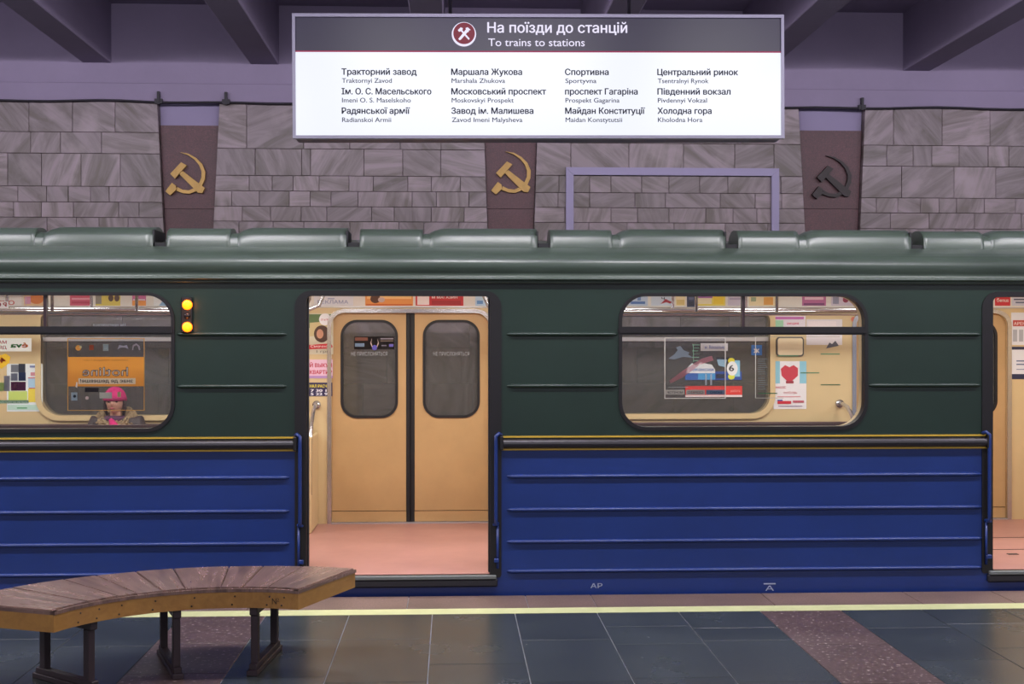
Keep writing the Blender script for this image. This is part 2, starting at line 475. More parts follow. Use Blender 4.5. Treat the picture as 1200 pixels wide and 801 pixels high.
wall = struct(box('wall_back', XL, XR, YW + 0.10, YW + 0.3, TB, ZC, M['wallback']))
zc0, zc1 = ZZ(123, YW), ZZ(101.5, YW)
box('plaster_frieze', XL, XR, YW + 0.02, YW + 0.11, zc1, ZC, M['plaster'], wall)
box('cornice_band', XL, XR, YW - 0.02, YW + 0.11, zc0, zc1, M['plaster'], wall, bevel=0.006)
# niches (left, middle, right): top px, bottom px (measured at y 122 and y 265)
NICH = [((184.5, 257), (191.5, 250)), ((566.5, 630.5), (571.5, 626)), ((936, 1013.5), (943.5, 1008))]
def nich_edges(i, side):
    (a, b), (c, d) = NICH[i]
    pt, pb = (a, c) if side == 0 else (b, d)
    xt, zt = XX(pt, YW), ZZ(124, YW); xb, zb = XX(pb, YW), ZZ(265, YW)
    return lambda z: xt + (xb - xt) * (z - zt) / (zb - zt)
EDG = [(nich_edges(i, 0), nich_edges(i, 1)) for i in range(3)]
def slab(xa, xb, z0, z1, left=None, right=None):
    g = 0.0016; d = random.uniform(0, 0.006)
    b0 = (left(z0) if left else xa) + g; t0 = (left(z1) if left else xa) + g
    b1 = (right(z0) if right else xb) - g; t1 = (right(z1) if right else xb) - g
    bm = bmesh.new(); y0, y1 = YW + d, YW + 0.10; e = 0.0022
    fr = [bm.verts.new(v) for v in ((b0 + e, y0, z0 + g + e), (b1 - e, y0, z0 + g + e), (t1 - e, y0, z1 - g - e), (t0 + e, y0, z1 - g - e))]
    md = [bm.verts.new(v) for v in ((b0, y0 + e, z0 + g), (b1, y0 + e, z0 + g), (t1, y0 + e, z1 - g), (t0, y0 + e, z1 - g))]
    bk = [bm.verts.new(v) for v in ((b0, y1, z0 + g), (b1, y1, z0 + g), (t1, y1, z1 - g), (t0, y1, z1 - g))]
    bm.faces.new(fr)
    for A, B in ((fr, md), (md, bk)):
        for k in range(4): bm.faces.new((A[k], B[k], B[(k + 1) % 4], A[(k + 1) % 4]))
    fin('marble_slab', bm, M['marble'], wall)
A_ = (0, 183); 
SEGS = [
 (None, 0, -230, 186, 90, [118, 154.5, 179.5, 218, 236.5, 254.5, 270],
  [[-150, -70, 34, 85, 135], [-170, -95, -30, 36, 71, 119], [-140, -60, 9, 48.5, 95, 141], [-190, -130, -80, -30, 21, 54.5, 80, 106, 128], [-160, -110, -50, 16, 48.5, 86, 139, 163], [-120, -20, 55, 89.5, 116, 150]]),
 (0, 1, 256, 567, 400, [120.5, 174.5, 206, 224, 242, 259.5, 275],
  [[289, 356, 410, 469, 517], [299, 353.5, 364, 426.5, 472, 516.5], [292, 319, 343.5, 374, 409, 437.5, 478, 505.5, 539.5], [271.5, 304, 339, 363.5, 388, 419.5, 483, 511.5, 549.5], [284, 317, 353, 383, 435.5, 462, 505.5, 544], [280, 320, 356, 410, 467.5, 497, 537.5]]),
 (1, 2, 630, 937, 780, [124.5, 168, 206, 226, 243.5, 261, 277],
  [[680, 740, 800, 870], [669, 737, 801, 861, 907], [655, 691, 716, 752, 784, 820, 853, 915], [654, 691, 744, 780, 844, 885, 916], [662, 716, 747, 784, 827, 859, 887, 912], [690, 735, 790, 850, 900]]),
 (2, None, 1012, 1430, 1100, [128, 170.5, 195, 232, 249.5, 268, 284],
  [[1047, 1104, 1160, 1230, 1300, 1370], [1039, 1070, 1092, 1124, 1158, 1182, 1240, 1310, 1380], [1056.5, 1118, 1167, 1225, 1290, 1360], [1027, 1052, 1079, 1100.5, 1121, 1153.5, 1190, 1240, 1300, 1350], [1043.5, 1089, 1142, 1197, 1260, 1330, 1390], [1060, 1120, 1180, 1250, 1330]]),
]
ZLOW = ZZ(282, YW)
for li, ri, pa, pb, pm, rows, cols in SEGS:
    L_ = EDG[li][1] if li is not None else None
    R_ = EDG[ri][0] if ri is not None and ri < 3 and pb < 1020 else None
    xa = XX(pa, YW); xb = XX(pb, YW)
    if li is None: xa = XX(-230, YW)
    zs = [zc0 if k == 0 else ZZ(r, YW, pm) for k, r in enumerate(rows)]; zs[-1] = ZLOW
    for k in range(6):
        xs = [xa] + [XX(c, YW) for c in cols[k]] + [xb]
        for j in range(len(xs) - 1):
            slab(xs[j], xs[j + 1], zs[k + 1], zs[k], L_ if j == 0 else None, R_ if j == len(xs) - 2 else None)
# lower courses, seen through the train windows
z = ZLOW; rowi = 0
while z > 0.1:
    h = random.choice((0.30, 0.38, 0.34)); x = XX(-60, YW) - random.uniform(0, .4)
    while x < XX(1280, YW):
        wd = random.uniform(0.42, 0.75); slab(x, x + wd, z - h, z); x += wd
    z -= h
boxes('plain_slabs', [(XL, XX(-232, YW), YW, YW + .1, TB, zc0), (XX(1432, YW), XR, YW, YW + .1, TB, zc0)], M['marble'], wall)

# granite niche panels with hammer-and-sickle reliefs
names = ['leftmost brown granite niche panel with gold hammer and sickle, on marble wall',
         'middle brown granite niche panel with gold hammer and sickle, below the hanging sign',
         'rightmost brown granite niche panel with blackened hammer and sickle, on marble wall']
emc = [(218.5, 208), (599.5, 207), (975, 212)]
def s_em(cx, cy, pts): return [(cx + (x - 242) / 5.01, cy + (y - 430) / 5.01) for x, y in pts]
for i in range(3):
    el, er = EDG[i]; zt = ZZ(146 + (1 if i == 0 else 7 if i == 2 else 3), YW + .06, emc[i][0]); zb = zc0 - 1.75
    r = thing('niche_panel', names[i], 'wall emblem', ((el(zb) + er(zb)) / 2, YW + .08, zb))
    zmid = ZZ(244, YW, emc[i][0])
    for za, zz_ in ((zmid + .002, zt), (zb, zmid - .002)):
        plate('granite_plate', [[(el(za) + .004, za), (er(za) - .004, za), (er(zz_) - .004, zz_), (el(zz_) + .004, zz_)]], YW + 0.06, YW + 0.10, M['redgr'], r)
    plate('plaster_head', [[(el(zt) + .004, zt + .002), (er(zt) - .004, zt + .002), (er(zc0) - .004, zc0 - .004), (el(zc0) + .004, zc0 - .004)]], YW + 0.085, YW + 0.10, M['plaster2'], r)
    cx, cy = emc[i]; mt = M['bronze'] if i == 2 else M['brass']
    def q(pts): return [tuple(W(x, y, YW + .04)[k] for k in (0, 2)) for x, y in s_em(cx, cy, pts)]
    plate('hammer_head', [q([(150, 410), (214, 342), (246, 360), (178, 438)])], YW + .012, YW + .06, mt, r)
    plate('hammer_handle', [q([(200, 408), (222, 392), (352, 492), (338, 522), (312, 520)])], YW + .02, YW + .06, mt, r)
    ou = [(205, 282), (255, 290), (300, 315), (335, 350), (354, 395), (352, 440), (335, 478), (305, 508), (262, 526), (222, 522), (185, 508)]
    inn = [(190, 486), (222, 502), (258, 506), (292, 490), (318, 462), (331, 430), (332, 395), (318, 358), (290, 325), (255, 300)]
    plate('sickle_blade', [q(ou + inn)], YW + .025, YW + .06, mt, r)
    plate('sickle_handle', [q([(122, 512), (160, 462), (182, 478), (186, 502), (150, 536)])], YW + .012, YW + .06, mt, r)

# advertising frame
fx0, fx1, fz1 = XX(663, YW), XX(912, YW), ZZ(197, YW, 780); fz0 = fz1 - 1.25; t = .072
fr = thing('advertising_frame', 'empty lilac metal poster frame on the marble wall, right of middle niche', 'frame', ((fx0 + fx1) / 2, YW - .02, fz0))
plate('frame_bar', [[(fx0, fz1), (fx1, fz1), (fx1 - t, fz1 - t), (fx0 + t, fz1 - t)]], YW - .035, YW + .005, M['alu'], fr)
plate('frame_bar', [[(fx0, fz0), (fx1, fz0), (fx1 - t, fz0 + t), (fx0 + t, fz0 + t)]], YW - .035, YW + .005, M['alu'], fr)
plate('frame_bar', [[(fx0, fz0 + .002), (fx0, fz1 - .002), (fx0 + t, fz1 - t - .002), (fx0 + t, fz0 + t + .002)]], YW - .035, YW + .005, M['alu'], fr)
plate('frame_bar', [[(fx1, fz0 + .002), (fx1, fz1 - .002), (fx1 - t, fz1 - t - .002), (fx1 - t, fz0 + t + .002)]], YW - .035, YW + .005, M['alu'], fr)
# cable along the cornice
pts = []
for k in range(60):
    px = -220 + k * 28
    x = XX(px, YW); pts.append((x, YW - .04, zc0 - .004 + .012 * math.sin(k * .9) * math.sin(k * .37)))
cb = thing('wall_cable', 'thin black cable running along the top of the marble wall', 'cable', (0, YW - .04, zc0 - .02))
tube('cable', pts, .010, M['cable'], cb, seg=6)
for px in (186, 265, 640, 1010, 1240):
    x = XX(px, YW - .04)
    boxes('cable_clip', [(x - .012, x + .012, YW - .06, YW - .02, zc0 - .03, zc0 + .09), (x - .035, x + .035, YW - .055, YW - .02, zc0 - .022, zc0 + .022)], M['cable'], cb)

# platform floor
G = lambda px, py: (lambda d: CAM + d * (-CAM.z / d.z))(ray(px, py))
yl0 = G(600, 718.5).y; yl1 = G(600, 712.3).y
floor = struct(box('floor', XL, XR, -1.0, YE, -0.2, -0.006, M['grout']))
box('platform_side_wall', XL, XR, YE - .15, YE - .01, TB, -0.2, M['concrete'], floor)
tile_me = None
def floor_piece(nm, x0, x1, y0, y1, mat, h=0.0):
    bm = bmesh.new(); bm_box(bm, x0 + .0026, x1 - .0026, y0 + .0026, y1 - .0026, -.012, h)
    o = fin(nm, bm, mat, floor, bevel=.0012)
    return o
xs0 = G(508, 720).x; cw = (G(897, 720).x - G(312, 722).x) / 6.0
x312 = G(312, 720).x
rows_for = {}
seamY = {0: [747, 790], 1: [747, 797], 2: [777], 3: [750, 799], 4: [735, 756, 796], 5: [738, 753], -1: []}
for c in range(-14, 22):
    x0 = x312 + c * cw
    stripe = (c % 7) == 6
    mat = M['stripe'] if stripe else M['slate']
    if 0 <= c <= 5: ys = [G(600, p).y for p in seamY[c]]
    elif stripe: ys = [yl0 - random.uniform(.55, 1.2)]
    else: ys = [yl0 - random.uniform(.25, .8)]
    while ys[-1] > 3.0: ys.append(ys[-1] - random.uniform(.55, .95))
    ys = [yl0] + ys
    for a, b in zip(ys[:-1], ys[1:]): floor_piece('floor_tile', x0, x0 + cw, b, a, mat)
    last = ys[-1]
boxes('plain_paving', [(XL, x312 - 14 * cw, -1, yl0, -.012, 0), (x312 + 22 * cw, XR, -1, yl0, -.012, 0), (x312 - 14 * cw, x312 + 22 * cw, -1, 2.1, -.012, -0.001)], M['slate'], floor)
box('yellow_line', XL, XR, yl0 + .002, yl1, -.012, 0.0008, M['yellow'], floor)
x = XL; k = 0
joints = [G(478, 706).x, G(618, 706).x, G(697, 706).x, G(905, 706).x, G(1080, 706).x, G(1190, 706).x]
ex = [XL, -9, -7.4, -6, -4.9, -3.9, -3.0, -2.1, -1.3] + joints + [G(1190, 706).x + v for v in (.9, 1.8, 2.8, 4, 5.2, 6.2)] + [XR]
for a, b in zip(ex[:-1], ex[1:]): floor_piece('edge_slab', a, b, yl1, YE, M['edge'], .001)
# trackbed
tr = struct(box('floor', XL, XR, YE - .02, YW + .12, TB - .2, TB, M['concrete']))
for k, yy in enumerate((9.11, 10.63)):
    o = boxes('track_rail', [(XL, XR, yy - .035, yy + .035, TB + .12, TB + .16), (XL, XR, yy - .009, yy + .009, TB + .01, TB + .13), (XL, XR, yy - .06, yy + .06, TB, TB + .015)], M['rail'])
    tag(o, ('steel rail under the train on the platform side', 'steel rail under the train on the marble wall side')[k], 'rail')

# ================================================================== THE METRO CAR
D1, D2 = XX(467, YS), XX(1266, YS)
PT = D2 - D1
DC = [D1 - PT, D1, D2]
WC = [D1 - PT / 2, D1 + PT / 2]
CX0, CX1 = DC[0] - 1.25, DC[2] + 1.25
car = thing('metro_car', 'dark green and blue metro car with open doors standing at the platform', 'train', ((CX0 + CX1) / 2, (YS + YO) / 2, -0.25))
S = PT / 799.0 * 1.0                     # metres per px on the near skin
ZBELT = ZZ(519, YS); ZTOP = ZZ(329, YS); ZFL = ZZ(672, YS)
HD = (467 - 355) * S                     # half opening in the skin
ZDT = ZZ(342, YS)
# near skin, upper (green) with door notches and window holes
wz0, wz1 = ZZ(502, YS), ZZ(345, YS)
HW = 143 * S
def arcp(cx, cz, r, a0, a1, n=6): return [(cx + r * math.cos(R(a0 + (a1 - a0) * i / n)), cz + r * math.sin(R(a0 + (a1 - a0) * i / n))) for i in range(n + 1)]
lp = [(CX0, ZTOP), (CX0, ZBELT)]; rr = .09
for d in DC:
    lp += [(d - HD, ZBELT)] + arcp(d - HD + rr, ZDT - rr, rr, 180, 90) + arcp(d + HD - rr, ZDT - rr, rr, 90, 0) + [(d + HD, ZBELT)]
lp += [(CX1, ZBELT), (CX1, ZTOP)]
holes = [rrect(c - HW, c + HW, wz0, wz1, .17) for c in WC]
gp = plate('upper_side_panel', [lp] + holes, YS, YS + .02, M['green'], car); gp['label'] = 'dark green upper side panel'
lp = [(CX0, ZBELT), (CX1, ZBELT)]
ZBOT = -.25; rr = .05; zs_ = ZZ(678, YS)
for d in DC[::-1]:
    lp += [(d + HD, ZBELT)] + arcp(d + HD - rr, zs_ + rr, rr, 0, -90) + arcp(d - HD + rr, zs_ + rr, rr, -90, -180) + [(d - HD, ZBELT)]
    if d == DC[0]: pass
lp = [(CX1, ZBOT), (CX1, ZBELT)] + lp[2:] + [(CX0, ZBELT), (CX0, ZBOT)]
bp = plate('lower_side_panel', [lp], YS, YS + .02, M['blue'], car); bp['label'] = 'blue lower side panel'

def rib(x0, x1, z, mat, par, h=.0145, d=.022):
    prof = [(YS + .002, z - h)] + [(YS - d * math.cos(R(t)), z + h * math.sin(R(t))) for t in (-60, -25, 5, 30, 50, 68, 82)] + [(YS + .002, z + h)]
    bm = bmesh.new(); rings = []
    for t_, sc in ((0, .05), (.0, .45), (0, 1), (1, 1), (1, .45), (1, .05)):
        e = {.05: 0, .45: .012, 1: .035}[sc]
        x = (x0 + e) if t_ == 0 else (x1 - e)
        rings.append([bm.verts.new((x, YS + .002 + (y - YS - .002) * sc, z + (zz - z) * (sc * .7 + .3))) for y, zz in prof])
    for a, b in zip(rings[:-1], rings[1:]):
        for k in range(len(prof) - 1): bm.faces.new((a[k], a[k + 1], b[k + 1], b[k]))
    o = fin('body_rib', bm, mat, par, smooth=True)
xr_l = D1 - (467 - 343) * S; xr_r = D1 + (591 - 467) * S; xr_r2 = D2 - (1266 - 1149) * S
for py in (558, 597, 634.5, 669):
    z = ZZ(py, YS)
    rib(DC[0] + (591 - 467) * S, xr_l, z, M['blue'], bp); rib(xr_r, xr_r2, z, M['blue'], bp)
for py in (391.5, 452):
    z = ZZ(py, YS)
    for c0, c1 in ((WC[0] + HW + 5 * S, D1 - 127 * S), (D1 + 124 * S, WC[1] - HW - 4 * S), (WC[1] + HW + 4 * S, D2 - 119 * S), (DC[0] + 124 * S, WC[0] - HW - 4 * S)):
        rib(c0, c1, z, M['green'], gp)
# belt moulding
for x0, x1 in ((CX0, DC[0] - HD - .02), (DC[0] + (585 - 467) * S, D1 - (467 - 350) * S), (D1 + (585 - 467) * S, D2 - (1266 - 1154) * S), (D2 + (585 - 467) * S, CX1)):
    za, zb = ZZ(525, YS), ZZ(514, YS); zm = (za + zb) / 2; h = (zb - za) / 2
    prof = [(YS, za)] + [(YS - .045 * math.cos(R(a)) ** .7, zm + h * math.sin(R(a))) for a in (-75, -50, -25, 0, 25, 50, 75)] + [(YS, zb)]
    b_ = extrude_x('belt_moulding', prof, x0, x1, M['belt'], car, smooth=False)
    for zt in (ZZ(511.5, YS), ZZ(526.3, YS)):
        box('gold_strip', x0, x1, YS - .012, YS, zt - .0055, zt + .0055, M['gold'], b_)
    for xe in (x0, x1): box('end_cap', xe - .012, xe + .012, YS - .05, YS, za - .008, zb + .02, M['frame'], b_, bevel=.004)

# door surrounds, sills, leaves, grab bars on the platform side
ZL0 = ZFL + .005
for d in DC:
    h0, h1 = (467 - 349) * S, (467 - 362) * S
    ring_o = rrect(d - h0, d + h0, ZZ(676, YS), ZZ(340.5, YS), (.02, .02, .11, .11)); ring_i = rrect(d - h1, d + h1, ZZ(672.5, YS), ZZ(347, YS), (.012, .012, .035, .035))
    plate('door_surround', [ring_o, ring_i], YS - .008, YS + .03, M['frame'], car)
    sl = box('door_sill', d - HD + .01, d + HD, YS - .035, YS + .1, ZFL - .03, ZFL - .004, P('worn_sill_metal', '#6b706e', .55, .5), car, bevel=.004)
    sl['label'] = 'worn grey metal door sill'
    box('sill_recess_shade', d - HD, d + HD + .01, YS - .03, YS + .01, ZZ(686, YS), ZZ(677, YS), M['rubber'], sl, bevel=.008)  # solid dark block standing in for the shade of the recess beneath
    for sgn in (-1, 1):
        xe = d + sgn * (h1 + .004)
        xo = xe + sgn * .60
        x0, x1 = sorted((xe, xo)); cxw = (x0 + x1) / 2
        lf = plate('sliding_door', [rrect(x0, x1, ZL0, ZZ(343, YS), .03), rrect(cxw - .20, cxw + .20, 1.05, 1.87, .08)], YS + .035, YS + .07, M['green'], car)
        plate('door_window', [rrect(cxw - .2, cxw + .2, 1.05, 1.87, .08)], YS + .048, YS + .054, M['glass'], lf)
        box('rubber_edge', xe - .016, xe + .016, YS + .032, YS + .073, ZL0, ZZ(346, YS), M['rubber'], lf, bevel=.004)
        gx = d + sgn * (467 - 355.5) * S
        zt, zb = ZZ(507, YS), ZZ(613, YS)
        tube('grab_bar', [(gx - (-sgn) * .035, YS - .012, zt - .012), (gx + sgn * .02, YS - .035, zt - .002), (gx, YS - .04, zt - .02), (gx, YS - .04, zt - .06), (gx, YS - .04, (zt + zb) / 2), (gx, YS - .04, zb + .05), (gx, YS - .04, zb + .01), (gx + sgn * .012, YS - .02, zb), (gx + sgn * .014, YS, zb)], .0125, M['blue'], car, seg=8)
        box('bar_bracket', gx - .02, gx + .02, YS - .035, YS, zb - .012, zb + .002, M['blue'], car, bevel=.003)
        tube('lower_grab_rod', [(gx + sgn * .012, YS - .015, zb - .01), (gx + sgn * .012, YS - .018, ZZ(665, YS))], .009, M['blue'], car, seg=8)
        box('rod_clip', gx - .012, gx + .022, YS - .034, YS, ZZ(655, YS) - .018, ZZ(655, YS) + .01, M['blue'], car, bevel=.004)

# windows, platform side
tz0, tz1 = ZZ(392, YS), ZZ(382.5, YS)
for wi, c in enumerate(WC):
    fo = rrect(c - HW - 3 * S, c + HW + 3 * S, wz0 - 2.5 * S, wz1 + 2 * S, .185); fi = rrect(c - HW + 1 * S, c + HW - 1 * S, wz0 + 1.5 * S, wz1 - 1.5 * S, .165)
    wf = plate('window_frame', [fo, fi], YS - .012, YS + .06, M['frame'], car)
    box('transom', c - HW - 4 * S, c + HW + 3 * S, YS - .02, YS + .05, tz0, tz1, M['frame'], wf, bevel=.012)
    box('mullion', c - 1.8 * S, c + 1.8 * S, YS + .005, YS + .05, tz1 - .01, wz1 - .004, P('maroon_mullion', '#2c1b20', .4), wf, bevel=.003)
    plate('glass_pane', [rrect(c - HW + .004, c + HW - .004, wz0 + .004, tz0 + .01, (.165, .165, .01, .01))], YS + .026, YS + .031, M['glass'], wf)
    for a, b, rr in ((c - HW + .004, c - .003, (.01, .01, .01, .165)), (c + .003, c + HW - .004, (.01, .01, .165, .01))):
        plate('glass_pane', [rrect(a, b, tz1 - .01, wz1 - .004, rr)], YS + .026, YS + .031, M['glass'], wf)
    ri = plate('window_reveal', [rrect(c - HW - .012, c + HW + .012, wz0 - .012, wz1 + .012, .175), rrect(c - HW + .003, c + HW - .003, wz0 + .004, wz1 - .003, .165)], YS + .061, YS + .135, M['beige'], car)
# inner lining platform side
YI = YS + .12
lp = [(CX0, 2.3), (CX0, ZFL)]
lzt = ZZ(345, YS)
for d in DC: lp += [(d - HD + .02, ZFL), (d - HD + .02, lzt), (d + HD - .02, lzt), (d + HD - .02, ZFL)]
lp += [(CX1, ZFL), (CX1, 2.3)]
plate('near_side_lining', [lp] + [rrect(c - HW - .008, c + HW + .008, wz0 - .008, wz1 + .008, .17) for c in WC], YI - .02, YI + .01, M['beige'], car)

# floor, ends, ceiling lining
fl = box('car_floor', CX0, CX1, YS + .02, YO - .02, ZFL - .06, ZFL, M['lino'], car); fl['label'] = 'salmon pink linoleum car floor'
for (a, b) in ((629.5, 11), (643.5, 9)):
    yy = (lambda dd: CAM + dd * ((ZFL - CAM.z) / dd.z))(ray(1180, a)).y
    box('floor_seam', D2 - .62, D2 + .62, yy - .006, yy + .006, ZFL, ZFL + .002, M['rubber'], fl)
yy = (lambda dd: CAM + dd * ((ZFL - CAM.z) / dd.z))(ray(1187, 649)).y
box('floor_ring', XX(1181, yy), XX(1193, yy), yy - .02, yy + .02, ZFL, ZFL + .003, M['rubber'], fl)
for xe in (CX0, CX1 - .04):
    box('end_wall', xe, xe + .04, YS + .02, YO - .02, ZBOT, 2.32, M['beige'], car)
box('ceiling_lining', CX0, CX1, YS + .1, YO - .1, 2.28, 2.30, M['cream'], car)
for yy, s in ((YI + .01, 1), (YF, -1)):
    pr = [(yy, 2.14), (yy + s * .03, 2.14), (yy + s * .36, 2.27), (yy + s * .36, 2.29), (yy, 2.29)]
    extrude_x('cove_panel', pr, CX0 + .05, CX1 - .05, M['cream'], car)
for x in [D1 - 2.9 + i * 1.15 for i in range(-1, 8)]:
    lm = box('ceiling_lamp', x - .3, x + .3, 9.70, 9.90, 2.235, 2.28, P('lamp_diffuser', '#ffffff', .5, emit=4.0, ecol='#fff2dc'), car, bevel=.01)
    a_ = area('car_lamp_light', (x, 9.8, 2.225), 0.6, .2, 16.5, (1.0, .955, .90))
# underframe and wheels
box('underframe', CX0 + .1, CX1 - .1, YS + .1, YO - .1, -.55, ZFL - .06, M['under'], car)
for xw in (DC[0] + .2, DC[0] + 2.0, D2 - 1.4, D2 + .4):
    for yy in (9.11, 10.63):
        tube('wheel', [(xw, yy - .06, TB + .16 + .40), (xw, yy + .06, TB + .16 + .40)], .40, M['under'], car, seg=24)

# roof: profile from gutter over the crown to the far side
half = [(-.010, 2.105), (-.045, 2.110), (-.050, 2.122), (-.034, 2.130), (-.014, 2.136), (-.028, 2.160), (-.041, 2.188), (-.046, 2.212), (-.040, 2.236), (-.022, 2.260), (.012, 2.282), (.06, 2.303), (.13, 2.324), (.22, 2.345), (.5, 2.40), (.9, 2.445), (1.27, 2.46)]
ymid = (YS + YO) / 2
off = (YS + 1.27)
prof = [(YS + a, z) for a, z in half] + [(2 * ymid - (YS + a), z) for a, z in half[::-1]][0:]
prof = prof + [(2 * ymid - YS - .03, 2.10)]
prof = [p for i, p in enumerate(prof) if i == 0 or (abs(p[0] - prof[i - 1][0]) + abs(p[1] - prof[i - 1][1])) > 1e-4]
inn_ = [(ymid + (y - ymid) * .985, z - .02) for y, z in prof]
roof = extrude_x('roof', prof + inn_[::-1], CX0 - .02, CX1 + .02, M['roof'], car, smooth=True, steps=1); roof['label'] = 'grey green rounded roof'
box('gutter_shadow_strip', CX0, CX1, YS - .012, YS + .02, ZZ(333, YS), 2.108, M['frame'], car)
# ventilation hoods on the roof shoulder
HP = (XX(411, 8.85) - XX(185, 8.85))
x411 = XX(409, 8.85)
def hood(x0, x1, top, wid, saddle_l, par):
    n = 14; bm = bmesh.new(); rings = []
    for i in range(n + 1):
        t_ = i / n; x = x0 + (x1 - x0) * t_
        k = 1 - (.35 * math.exp(-((t_) / .07) ** 2) if saddle_l else 0)
        ring = []
        for a in range(0, 11):
            th = math.pi * a / 10
            ring.append(bm.verts.new((x, YS + .22 + wid - wid * math.cos(th), 2.335 + (top * k) * (math.sin(th) ** .62) + (.02 if 0 < a < 10 else 0))))
        rings.append(ring)
    for a, b in zip(rings[:-1], rings[1:]):
        for k in range(10): bm.faces.new((a[k], a[k + 1], b[k + 1], b[k]))
    bm.faces.new(rings[0][::-1]); bm.faces.new(rings[-1])
    o = fin('vent_hood', bm, M['roof'], roof)
    for p in o.data.polygons: p.use_smooth = len(p.vertices) == 4
    return o
for i in range(-3, 6):
    xg = x411 + i * HP
    if xg - HP < CX0 or xg + .1 > CX1: continue
    # short tube, saddle, long hood whose open right end is a black block
    hood(xg + .075, xg + .075 + .43, .128, .17, False, roof)
    s_ = xg + .53; e_ = xg + HP - .015
    hood(xg + .46, s_ + .03, .095, .15, False, roof)
    hood(s_, e_, .136, .19, True, roof)
    box('hood_mouth_shade', e_ - .006, e_ + .008, YS + .235, YS + .56, 2.345, 2.462, M['roofdk'], roof)  # solid black block put in for the shade inside the hood
    box('hood_gap_shade', e_, e_ + .09, YS + .235, YS + .56, 2.335, 2.375, M['roofdk'], roof)  # low black block put in for the shade between hoods
    if i == -3: pass
# marker lights
mx0, mx1 = XX(213, YS), XX(226, YS)
ml = box('marker_light', mx0, mx1, YS - .03, YS, ZZ(390, YS, 219), ZZ(348, YS, 219), M['frame'], car, bevel=.006)
ml['label'] = 'dark housing with two lit orange lamps'
for py, mt in ((357, M['orange']), (370, M['offlens']), (383, M['orange'])):
    c = W(219.5, py, YS - .03); rr = .033 if mt is M['orange'] else .02
    tube('lens', [(c.x, YS - .027, c.z), (c.x, YS - .036, c.z), (c.x, YS - .043, c.z)], [rr, rr, rr * .6], mt, ml, seg=16)
for py in (357, 383):
    c = W(219.5, py, YS - .03)
    l = bpy.data.lights.new('marker_glow', 'POINT'); l.energy = .35; l.color = (1, .35, .05); l.shadow_soft_size = .02
    o = bpy.data.objects.new('marker_glow', l); o.location = (c.x, YS - .10, c.z); COL.objects.link(o)
# stencils
wp = P('stencil_paint', '#9aa0b4', .6)
text('stencil_lettering', 'АР', XX(692, YS), XX(706, YS), ZZ(689.5, YS), .032, YS - .001, wp, bp, bold=.01)
text('stencil_lettering', 'А', XX(897, YS), XX(907, YS), ZZ(694.5, YS), .035, YS - .001, wp, bp)
box('stencil_bar', XX(895, YS), XX(909, YS), YS - .0012, YS, ZZ(687, YS), ZZ(685.6, YS), wp, bp)

# ---------------- far side of the car
fS = S * 1.0
FHD = .672
fdt = ZZ(366.5, YF); 
WH0, WH1 = ZZ(485, YF), ZZ(368, YF)
DCF = [2 * D1 - XX(1092, YF), D1, XX(1092, YF)]
fl_ = [(CX0, 2.3), (CX0, ZFL)]
for d in DCF: fl_ += [(d - FHD, ZFL)] + arcp(d - FHD + .11, fdt - .11, .11, 180, 90) + arcp(d + FHD - .11, fdt - .11, .11, 90, 0) + [(d + FHD, ZFL)]
fl_ += [(CX1, ZFL), (CX1, 2.3)]
FHW = XX(902, YF) - WC[1]
fw_holes = [rrect(c - FHW, c + FHW, WH0, WH1, (.16, .16, .05, .05)) for c in WC]
far = plate('far_side_lining', [fl_] + fw_holes, YF, YF + .03, M['beige'], car)
lp = [(CX0, 2.12), (CX0, ZBOT)] + [(CX1, ZBOT), (CX1, 2.12)]
dh = [rrect(d - .60, d + .60, ZFL - .02, 1.98, .08) for d in DCF]
plate('far_outer_skin', [lp] + dh + fw_holes, YO - .02, YO, M['green'], car)
for c in WC:
    f_ = plate('far_window_frame', [rrect(c - FHW - .045, c + FHW + .045, WH0 - .045, WH1 + .03, (.2, .2, .06, .06)), rrect(c - FHW, c + FHW, WH0, WH1, (.16, .16, .05, .05))], YF - .02, YO, M['beige'], car)
    zt = ZZ(397.5, YF)
    box('transom', c - FHW, c + FHW, YF + .03, YF + .08, zt - .018, zt + .022, M['satin'], f_, bevel=.004)
    plate('glass_pane', [rrect(c - FHW, c + FHW, WH0, WH1, (.16, .16, .05, .05))], YF + .05, YF + .055, M['fglass'], f_)
